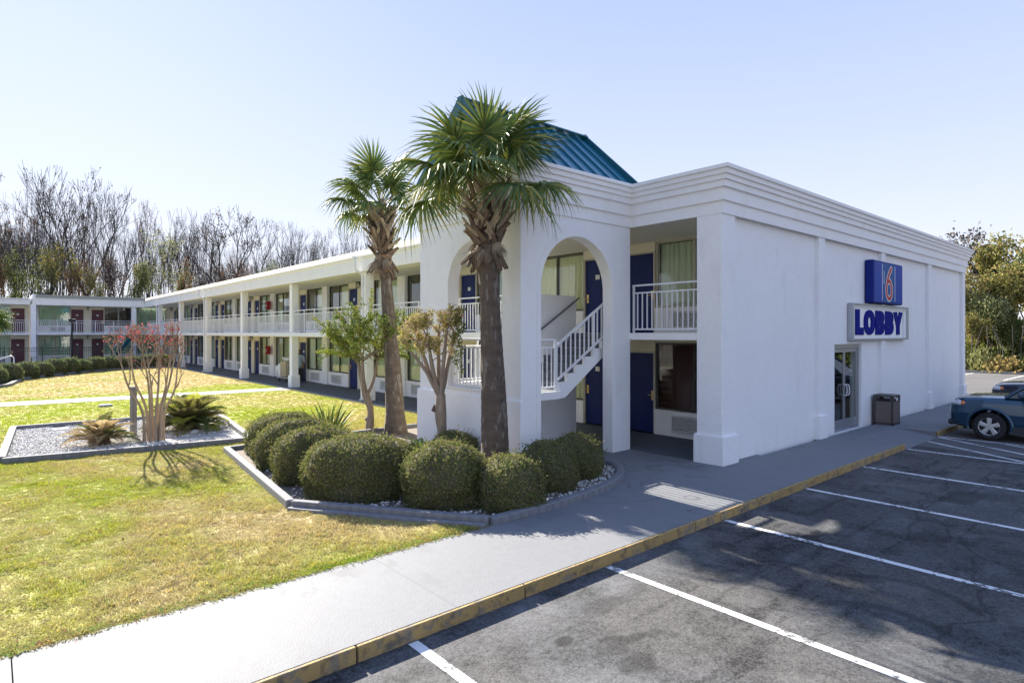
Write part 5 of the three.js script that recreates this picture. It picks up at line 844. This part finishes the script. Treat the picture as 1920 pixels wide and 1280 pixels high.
{ // pool fence, rail and lamp post
  const t = thing('pool_fence', 'black iron picket fence around the pool', 'fence', [-8, 0, -57.5]), L = 17.6;
  part('fence_rails', merge([box(0, L, 1.42, 1.46, -0.02, 0.02), box(0, L, 0.2, 0.24, -0.02, 0.02), box(0, L, 1.22, 1.25, -0.02, 0.02)]), M.ironFence, t);
  for (let x = 0; x <= L; x += 2.2) part('fence_post', cbox(0.07, 1.6, 0.07, 0.008), M.ironFence, t, [x, 0.8, 0]);
  const s = part('pickets', merge([...Array(146)].map((_, i) => box(i * 0.12 + 0.05, i * 0.12 + 0.074, 0.03, 1.56, -0.012, 0.012))), M.ironFence, t); s.userData.kind = 'stuff';
  const p = thing('pool_handrail', 'white sloping pool handrail at the left edge', 'handrail', [0.4, 0, -54.5]);
  part('rail_tube', tube([[-2, -0.03, 0.3], [-0.8, 0.42, 0.1], [0.2, 0.82, 0], [0.75, 1.0, 0], [0.85, 0.9, 0], [0.85, -0.03, 0]], 0.035, 8, 40), M.rail, p);
  part('support_post', rod([-0.8, -0.03, 0.1], [-0.8, 0.42, 0.1], 0.03, 8), M.rail, p);
  const l = thing('lamp_post', 'slim black lamp post standing inside the pool fence', 'lamp post', [5.05, 0, -60.5]);
  part('pole', new THREE.CylinderGeometry(0.06, 0.09, 3.5, 10).translate(0, 1.75, 0), M.ironFence, l); part('base', new THREE.CylinderGeometry(0.16, 0.2, 0.3, 10).translate(0, 0.15, 0), M.ironFence, l); part('lamp_head', merge([box(-0.22, 0.22, 3.5, 3.72, -0.14, 0.14, 0.03), box(-0.25, 0.25, 3.72, 3.77, -0.17, 0.17, 0.01)]), M.ironFence, l);
}
// ---------------------------------------------------------------- cars (nose towards -z)
function suv(label, x, z, paint, group) {
  const t = thing('suv', label, 'car', [x, LOT, z], 0, group);
  // stations along the length: z, half width, top of the lower body, bottom
  const S = [[-2.24, 0.68, 0.78, 0.44], [-2.2, 0.76, 0.92, 0.36], [-2.1, 0.83, 1.01, 0.3], [-1.9, 0.875, 1.05, 0.27], [-1.5, 0.9, 1.08, 0.26], [-1.0, 0.905, 1.1, 0.26], [-0.75, 0.905, 1.1, 0.26], [0, 0.905, 1.1, 0.26], [1.0, 0.905, 1.12, 0.26], [1.7, 0.9, 1.13, 0.28], [2.05, 0.875, 1.12, 0.32], [2.17, 0.82, 1.08, 0.38], [2.21, 0.74, 1.0, 0.46]];
  const sec = ([zz, w, top, bot]) => { const hs = [[0, bot], [w * 0.8, bot], [w * 0.95, bot + 0.06], [w * 0.985, bot + 0.2], [w, (top + bot) / 2], [w * 0.985, top - 0.16], [w * 0.945, top - 0.06], [w * 0.87, top - 0.01], [w * 0.6, top + 0.03], [0, top + 0.045]]; return [...hs, ...hs.slice(1, -1).reverse().map(([a, c]) => [-a, c])].map(([a, c]) => V(a, c, zz)); };
  const rows = S.map(sec), n = rows[0].length, P = [];
  for (let i = 0; i + 1 < rows.length; i++) for (let k = 0; k < n; k++) { const a = rows[i][k], b = rows[i][(k + 1) % n], c = rows[i + 1][k], d = rows[i + 1][(k + 1) % n]; for (const v of [a, c, b, b, c, d]) P.push(v.x, v.y, v.z); }
  for (const [r, f] of [[rows[0], 0], [rows[rows.length - 1], 1]]) { const c = V(0, (r[0].y + r[9].y) / 2, r[0].z); for (let k = 0; k < n; k++) { const a = r[k], b = r[(k + 1) % n]; for (const v of f ? [c, b, a] : [c, a, b]) P.push(v.x, v.y, v.z); } }
  let g = pos3(P); g.setAttribute('uv', new THREE.Float32BufferAttribute(new Float32Array(P.length / 3 * 2), 2)); g = mergeVertices(g, 1e-4); g.computeVertexNormals();
  const ev = new Evaluator(); ev.useGroups = false; let br = new Brush(g); br.updateMatrixWorld();
  for (const zz of [-1.37, 1.25]) for (const s of [-1, 1]) { const c = new Brush(new THREE.CylinderGeometry(0.42, 0.42, 0.5, 36).rotateZ(Math.PI / 2).translate(s * 0.86, 0.36, zz)); c.updateMatrixWorld(); br = ev.evaluate(br, c, SUBTRACTION); br.updateMatrixWorld(); }
  part('body', clean(br.geometry), paint, t);
  const arch = (s, zz) => { const A = []; for (let i = 0; i <= 20; i++) { const a = lerp(-0.25, Math.PI + 0.25, i / 20); A.push(V(s * (0.9 - 0.02 * Math.abs(Math.cos(a))), 0.36 + Math.sin(a) * 0.455, zz + Math.cos(a) * 0.455)); } return tube(A, 0.045, 6, 30); };
  for (const zz of [-1.37, 1.25]) for (const s of [-1, 1]) part('wheel_arch', arch(s, zz), paint, t);
  // greenhouse
  const cab = (w0, w1, ins) => { const L = [[-1.08 + ins, 1.1], [-0.3 + ins, 1.68], [1.55 - ins, 1.7], [2.02 - ins, 1.12]]; const q = L.map(([zz, y], i) => { const w = i === 0 || i === 3 ? w0 : w1; return [V(-w, y, zz), V(w, y, zz)]; }), o = []; const Q = (a, b, c, d) => { for (const v of [a, b, c, a, c, d]) o.push(v.x, v.y, v.z); }; for (let i = 0; i < 3; i++) Q(q[i][0], q[i + 1][0], q[i + 1][1], q[i][1]); Q(q[0][0], q[1][0], q[2][0], q[3][0]); Q(q[0][1], q[3][1], q[2][1], q[1][1]); return pos3(o); };
  part('cabin_glass', cab(0.83, 0.66, 0.0), phy([0.02, 0.03, 0.035], 0.06, { clearcoat: 1, clearcoatRoughness: 0.03 }), t);
  const pil = (a, b, r = 0.045) => tube([a, b], r, 6, 1);
  part('roof_panel', new RoundedBoxGeometry(1.34, 0.07, 1.92, 3, 0.03).translate(0, 1.71, 0.63), paint, t);
  for (const s of [-1, 1]) { part('roof_pillar', merge([pil([s * 0.82, 1.1, -1.06], [s * 0.65, 1.69, -0.3]), pil([s * 0.66, 1.69, -0.3], [s * 0.66, 1.7, 1.55]), pil([s * 0.83, 1.12, 0.42], [s * 0.66, 1.69, 0.5], 0.05), pil([s * 0.83, 1.12, 1.98], [s * 0.66, 1.7, 1.55], 0.06), pil([s * 0.83, 1.12, 1.2], [s * 0.66, 1.7, 1.2], 0.04)]), paint, t);
    const mi = part('mirror', new RoundedBoxGeometry(0.2, 0.15, 0.12, 3, 0.05).translate(s * 1.0, 1.2, -0.72), paint, t); part('mirror_arm', rod([s * 0.85, 1.12, -0.72], [s * 0.95, 1.17, -0.72], 0.025), M.rubber, mi);
    part('door_seam', merge([tube([V(s * 0.906, 0.36, -0.62), V(s * 0.909, 0.7, -0.66), V(s * 0.89, 1.04, -0.7)], 0.006, 4, 8), tube([V(s * 0.906, 0.36, 0.42), V(s * 0.909, 0.7, 0.42), V(s * 0.89, 1.04, 0.42)], 0.006, 4, 8)]), M.black, t);
    part('door_handle', box(s > 0 ? 0.9 : -0.93, s > 0 ? 0.93 : -0.9, 0.93, 0.965, 0.12, 0.32, 0.012), paint, t);
    part('sill_cladding', box(s > 0 ? 0.86 : -0.92, s > 0 ? 0.92 : -0.86, 0.24, 0.4, -0.9, 0.8, 0.02), mat([0.03, 0.032, 0.034], 0.7), t);
    const hl = part('headlight', new THREE.SphereGeometry(1, 18, 12).scale(0.15, 0.115, 0.2).rotateY(s * 0.55).translate(s * 0.69, 0.89, -2.02), phy([0.7, 0.74, 0.78], 0.06, { clearcoat: 1, metalness: 0.3 }), t); part('turn_signal', new THREE.SphereGeometry(1, 12, 10).scale(0.07, 0.075, 0.1).rotateY(s * 0.3).translate(s * 0.795, 0.895, -1.93), phy([0.75, 0.2, 0.03], 0.15, { clearcoat: 1 }), hl);
    part('tail_lamp', new RoundedBoxGeometry(0.14, 0.4, 0.16, 2, 0.04).translate(s * 0.8, 1.05, 2.1), M.red, t); }
  part('bumper_cladding', merge([new RoundedBoxGeometry(1.5, 0.16, 0.16, 3, 0.06).translate(0, 0.38, -2.2), new RoundedBoxGeometry(1.1, 0.08, 0.05, 2, 0.02).translate(0, 0.53, -2.25)]), mat([0.03, 0.03, 0.032], 0.7), t);
  part('grille', merge([...Array(3)].map((_, i) => new RoundedBoxGeometry(1.0, 0.035, 0.04, 2, 0.015).translate(0, 0.69 + i * 0.065, -2.24))), M.alu, t);
  part('underbody', box(-0.7, 0.7, 0.22, 0.5, -1.95, 1.95), M.black, t);
  for (const zz of [-1.37, 1.25]) for (const s of [-1, 1]) {
    const w = part('wheel', memo('tyre', () => new THREE.LatheGeometry([[0.225, -0.11], [0.3, -0.115], [0.34, -0.1], [0.355, -0.06], [0.357, 0], [0.355, 0.06], [0.34, 0.1], [0.3, 0.115], [0.225, 0.11]].map(p => new THREE.Vector2(...p)), 40).rotateZ(Math.PI / 2)), M.rubber, t, [s * 0.8, 0.355, zz]); if (s < 0) w.rotation.y = Math.PI;
    part('rim', memo('rim', () => merge([new THREE.LatheGeometry([[0.228, -0.1], [0.215, -0.06], [0.2, 0.06], [0.218, 0.095], [0.232, 0.108], [0.236, 0.1]].map(p => new THREE.Vector2(...p)), 36).rotateZ(-Math.PI / 2), ...[...Array(5)].map((_, i) => { const q = new RoundedBoxGeometry(0.035, 0.2, 0.085, 2, 0.015); const P2 = q.attributes.position; for (let k = 0; k < P2.count; k++) if (P2.getY(k) > 0) P2.setZ(k, P2.getZ(k) * 1.45); q.computeVertexNormals(); q.translate(0.075, 0.12, 0); q.rotateX(i / 5 * Math.PI * 2); return q; }), new THREE.CylinderGeometry(0.055, 0.055, 0.05, 18).rotateZ(Math.PI / 2).translate(0.075, 0, 0)])), M.rim, w);
    part('brake_disc', memo('disc', () => new THREE.CylinderGeometry(0.2, 0.2, 0.02, 24).rotateZ(Math.PI / 2).translate(-0.01, 0, 0)), M.black, w);
  }
  return t;
}
M.rim = mat([0.6, 0.61, 0.62], 0.3, { metalness: 0.8 });
suv('blue sport utility car parked nose in by the entrance', 20.05, -2.22, phy([0.008, 0.055, 0.105], 0.3, { metalness: 0.45, clearcoat: 1, clearcoatRoughness: 0.05 }), 'parked cars');
suv('dark car mostly hidden behind the blue sport utility car', 26.0, -2.45, phy([0.01, 0.014, 0.024], 0.3, { metalness: 0.3, clearcoat: 1, clearcoatRoughness: 0.05 }), 'parked cars');
// ---------------------------------------------------------------- woods behind the motel and beyond the lot
seed = 909;
const bare = [...Array(7)].map((_, i) => { const s = skeleton({ h: 1, r: 0.0115, levels: 5, spread: [0.42, 0.55, 0.35, 0.6, 0.45, 0.3, 0.5][i], up: 0.22, lenK: [0.74, 0.7, 0.76, 0.7, 0.72, 0.78, 0.72][i], trunkK: [0.34, 0.3, 0.42, 0.28, 0.38, 0.46, 0.34][i], kids: [2, 3], wob: 0.10, sideOn: 0.28 }); let top = 0; for (const q of s) top = Math.max(top, q.b.y); for (const q of s) { q.a.multiplyScalar(1 / top); q.b.multiplyScalar(1 / top); q.ra = Math.max(q.ra / top, 0.0011); q.rb = Math.max(q.rb / top, 0.0008); }
  return { s, trunk: limbs(s.filter(q => q.lv <= 1), 6), crown: limbs(s.filter(q => q.lv > 1), q => q.lv > 3 ? 3 : 4) }; });
const kinds = {
  brown: [[0.2, 0.1, 0.06], [0.17, 0.105, 0.07], [0.12, 0.085, 0.06]], grey: [[0.12, 0.10, 0.085], [0.09, 0.085, 0.075]], green: [[0.12, 0.155, 0.045], [0.085, 0.115, 0.035], [0.2, 0.21, 0.065]], yellow: [[0.33, 0.29, 0.08], [0.24, 0.24, 0.07], [0.15, 0.17, 0.05], [0.36, 0.28, 0.1]], pale: [[0.30, 0.32, 0.13], [0.2, 0.24, 0.09], [0.36, 0.36, 0.2]], orange: [[0.27, 0.15, 0.075], [0.24, 0.17, 0.09], [0.17, 0.13, 0.08]], dark: [[0.04, 0.055, 0.025], [0.06, 0.075, 0.035]] };
const fo = {}; const folGeo = (i, k, per, size, spread, from) => memo(`fol${i}${k}${per}${from}`, () => foliageOn(bare[i].s, { per, size, cols: kinds[k], spread, from }));
function tree(name, label, x, z, h, i, k, o = {}) {
  const t = thing(name, label, 'tree', [x, -0.3, z], o.turn ?? rr(0, 6.28), o.group); t.scale.set(h * (o.w ?? 1), h, h * (o.w ?? 1));
  part('trunk', bare[i].trunk, o.bark ?? M.bark, t); part('crown', bare[i].crown, o.bark ?? M.bark, t);
  if (k) part('foliage', folGeo(i, k, o.per ?? 1, (o.size ?? 0.012), o.spread ?? 0.03, o.from ?? 4), M.leafFar, t);
  return t;
}
const hOf = (py, d) => 2.6 + (624 - py) / 1128.7 * d + 0.3;
const ord = ['brown topped', 'forked', 'slender', 'wide crowned', 'straight', 'tangled', 'fine twigged'];
const B = [ // px, top py, depth, variant, foliage, per, from, width
  [12, 320, 92, 2, 'grey', 1, 4, 0.8, 'tall dark trunked tree with clumped top at the left edge'], [55, 345, 90, 5, 'brown', 0.8, 5, 0.55, 'narrow tree with rusty top near the left edge'], [88, 308, 95, 0, 'grey', 0.6, 5, 0.8, 'tall forked bare tree with feathery top'], [118, 300, 93, 4, 'grey', 0.6, 5, 0.8, 'tallest bare tree above the end wing roof'], [163, 330, 90, 1, null, 0, 0, 0.95, 'broad rounded bare tree above the wine red doors'], [222, 368, 94, 6, null, 0, 0, 0.8, 'leafless tree between the rounded bare tree and rust topped tree'], [276, 370, 90, 5, 'brown', 1, 5, 0.55, 'slim tree with rust brown leaf tuft on top'], [312, 392, 97, 2, null, 0, 0, 0.8, 'upright leafless tree right of the rust topped tree'], [356, 385, 95, 0, null, 0, 0, 0.7, 'pale leafless tree left of the wide crowned tree'], [430, 378, 86, 3, 'grey', 1, 5, 1.15, 'wide crowned dark tree above the wing roof bend'], [396, 400, 93, 4, null, 0, 0, 0.6, 'narrow leafless tree behind the wide crowned tree'], [480, 402, 92, 1, null, 0, 0, 0.8, 'leafless tree right of the wide crowned dark tree'], [520, 412, 88, 6, null, 0, 0, 0.75, 'twiggy leafless tree over the middle of the wing'], [556, 415, 92, 0, null, 0, 0, 0.75, 'leafless tree left of the small dark tufted tree'], [594, 425, 84, 5, 'grey', 1, 5, 0.7, 'small tree with dark tuft left of the fan palms'], [628, 420, 88, 2, null, 0, 0, 0.7, 'leafless tree just left of the thin fan palm'], [668, 408, 80, 4, null, 0, 0, 0.8, 'bare tree partly behind the thin fan palm crown'], [700, 440, 84, 6, null, 0, 0, 0.8, 'bare tree behind the thin fan palm trunk'], [140, 352, 104, 2, null, 0, 0, 0.6, 'thin leafless tree behind the tallest bare tree'], [196, 352, 103, 5, null, 0, 0, 0.6, 'thin straight leafless tree behind the rounded bare tree'], [250, 380, 104, 4, null, 0, 0, 0.6, 'thin leafless tree left of the rust topped tree'], [335, 405, 104, 1, null, 0, 0, 0.7, 'faint leafless tree far behind the pale bush tree'], [34, 372, 101, 6, null, 0, 0, 0.7, 'leafless tree behind the two leftmost trees'], [462, 420, 102, 2, null, 0, 0, 0.6, 'faint straight tree far behind the wide crowned tree'], [540, 436, 100, 5, null, 0, 0, 0.55, 'faint slim tree far behind the wing roof'], [610, 440, 98, 3, null, 0, 0, 0.6, 'faint leafless tree far behind the tufted tree'], [650, 446, 96, 1, null, 0, 0, 0.6, 'faint leafless tree far left behind the palm crown']];
for (const [px, py, d, i, k, per, from, w, l] of B) { const [x, z] = put(px, d); tree('bare_tree', l, x, z, hOf(py, d), i, k, { per: per * 0.6, from, w, size: 0.013, spread: 0.02, group: 'bare trees behind the motel', bark: px % 3 ? M.bark : M.barkPale }); }
const U = [[20, 470, 84, 'green', 'green leafed tree low at the left edge of the woods'], [62, 455, 86, 'green', 'ivy green tree below the forked bare tree'], [2, 440, 88, 'orange', 'orange brown leafed tree cut by the left edge'], [118, 452, 84, 'yellow', 'yellow green tree below the tallest bare tree'], [140, 480, 82, 'orange', 'brown leafed small tree beside the rounded bare tree'], [205, 470, 86, 'grey', 'grey brown bushy tree behind the end wing'], [285, 432, 80, 'pale', 'pale silver green tree under the rust topped tree'], [262, 500, 79, 'green', 'small green tree left of the pale silver green tree'], [318, 490, 80, 'pale', 'pale bushy tree right of the silver green tree'], [352, 480, 82, 'orange', 'brown bushy tree behind the wing roof bend'], [398, 490, 80, 'grey', 'twiggy brown bush tree behind the wing roof'], [455, 480, 78, 'brown', 'brown leafed small tree under the wide crowned tree'], [505, 485, 78, 'pale', 'pale twiggy small tree right behind the wing roof'], [85, 500, 80, 'dark', 'dark evergreen tree just above the lower block roof'], [170, 500, 80, 'yellow', 'small yellowish tree above the end wing fascia'], [235, 485, 84, 'brown', 'rusty small tree left of the small green tree']];
for (const [j, [px, py, d, k, l]] of U.entries()) { const [x, z] = put(px, d); tree('understory_tree', l, x, z, hOf(py, d), j % 7, k, { per: 1.3, from: 3, w: 0.6, size: 0.022, spread: 0.06, group: 'leafy trees behind the motel' }); }
{ // the depth of the wood, too far to tell the trunks apart
  const list = [], geo = merge([limbs(bare[5].s.filter(q => q.lv <= 4), 3), limbs(bare[2].s.filter(q => q.lv <= 4), 3).translate(0.16, 0, 0.1)]);
  for (let i = 0; i < 130; i++) { const px = rr(-160, 800), d = rr(98, 150), [x, z] = put(px, d), top = lerp(380, 455, clamp(px / 700)) + rr(-15, 60); list.push([x, -0.3, z, hOf(top, d) * 0.7, rr(0, 6), 0, [1, 1, 1].map(() => rr(0.7, 1.2)), hOf(top, d)]); }
  scatter('far_wood', 'dense grey mass of leafless trunks deep in the far wood', 'wood', geo, M.barkPale, list);
  const bush = new Leaves(); for (let i = 0; i < 420; i++) { const p = unit().multiplyScalar(Math.cbrt(rnd())); p.y = Math.abs(p.y); bush.leaf(p, unit(), unit(), 0.22, 0.13, [1, 1, 1], 0.2); } const bg = bush.geo(); bg.deleteAttribute('color');
  const bl = []; for (let i = 0; i < 75; i++) { const px = rr(-160, 760), d = rr(80, 112), [x, z] = put(px, d), k = pickc(['green', 'yellow', 'grey', 'pale', 'yellow', 'brown']); bl.push([x, -0.3, z, rr(2.2, 4), rr(0, 6), 0, jit(pickc(kinds[k]), 0.3).map(c => c * 1.3), rr(3, 6.5)]); }
  const bm = phy([1, 1, 1], 0.95, { side: THREE.DoubleSide, transmission: 0.35, thickness: 0, specularIntensity: 0.2 });
  scatter('undergrowth', 'brown and green undergrowth of the wood behind the motel', 'undergrowth', bg, bm, bl);
  const br = []; for (let i = 0; i < 150; i++) { const z = rr(-40, 14), x = rr(52, 58); br.push([x, -0.3, z, rr(0.8, 1.9), rr(0, 6), 0, jit(pickc([...kinds.green, ...kinds.pale, ...kinds.yellow, [0.26, 0.21, 0.14]]), 0.3), rr(0.8, 2.6)]); }
  for (let i = 0; i < 130; i++) br.push([rr(58, 76), -0.3, rr(-50, 34), rr(2, 3.6), rr(0, 6), 0, jit(pickc([...kinds.grey, ...kinds.green, ...kinds.yellow]), 0.3), rr(2.5, 5)]);
  scatter('undergrowth', 'dry brush along the kerb beyond the lot', 'undergrowth', bg, bm, br);
}
// trees beyond the lot on the right
const RT = [[1812, 428, 49, 0, 'grey', 0.9, 'thin topped tall tree beside the lobby corner'], [1838, 500, 45, 1, 'yellow', 4, 'yellow green bushy tree right of the lobby corner'], [1893, 446, 46, 6, 'yellow', 4, 'tall yellow green tree near the right edge'], [1925, 470, 49, 3, 'green', 4, 'green tree cut by the right edge'], [1862, 545, 43.5, 4, 'pale', 4, 'pale leafed small tree in front of the yellow green trees'], [1905, 580, 42.8, 2, 'green', 5, 'bright green low tree behind the parked cars'], [1800, 540, 47, 3, 'dark', 4, 'dark leafed tree just behind the lobby corner'], [1825, 590, 44, 5, 'yellow', 4, 'yellow leafed sapling beyond the empty parking bay'], [1880, 600, 44, 1, 'green', 4, 'green leafed sapling between the low green trees'], [1950, 440, 50, 0, 'yellow', 4, 'yellow tree just past the right edge'], [2010, 450, 50, 6, 'green', 4, 'green tree outside the right edge']];
for (const [px, py, d, i, k, per, l] of RT) { const [x, z] = put(px, d); tree('roadside_tree', l, Math.max(x, 52.2), z, hOf(py, d), i, k, { per, from: per < 1 ? 4 : 2, w: 0.85, size: 0.034, spread: 0.085, group: 'leafy trees beyond the lot' }); }
for (let i = 0; i < 11; i++) { const z = -3 + i * 3.4; tree('roadside_tree', ['green', 'yellow', 'brown', 'pale'][i % 4] + ' leafed tree of the row beyond the lot, ' + ['first', 'second', 'third', 'fourth', 'fifth', 'sixth', 'seventh', 'eighth', 'ninth', 'tenth', 'eleventh'][i] + ' outside the right edge', rr(52.5, 56), z, rr(7, 11), i % 7, ['green', 'yellow', 'brown', 'pale'][i % 4], { per: 4, from: 2, w: 0.9, size: 0.034, spread: 0.085, group: 'leafy trees beyond the lot' }); }
{ const w = [...Array(14)].map((_, i) => i); for (const i of w) { const s = thing('sapling_trunk', 'thin bare sapling trunk in the brush beyond the lot', 'sapling', [rr(52.2, 54), -0.3, -12.6 + i * 0.42], 0, 'sapling trunks beyond the lot'); part('stem', tube([[0, 0, 0], [rr(-0.2, 0.2), 1.5, rr(-0.2, 0.2)], [rr(-0.5, 0.5), 3.4, rr(-0.4, 0.4)]], q => lerp(0.05, 0.025, q), 5, 8), i % 2 ? M.bark : M.barkPale, s); } }
{ // palm leaves just reaching in at the left edge, in the pool yard
  const t = thing('young_palm', 'yellowing fan palm leaves at the left edge before the lower block', 'palm tree', [0.2, 0, -50]);
  part('trunk', new THREE.CylinderGeometry(0.14, 0.18, 3.2, 10).translate(0, 1.6, 0), M.palmTrunk, t);
  for (let i = 0; i < 14; i++) { const f = part('leaf_fan', fans[2 + i % 3], M.palmLeaf, t, [0, 3.3, 0]); f.rotation.order = 'YXZ'; f.rotation.y = i * 2.4; f.rotation.x = -rr(-0.5, 1.1); f.scale.setScalar(rr(0.9, 1.2)); }
}
renderer.render(scene, camera);
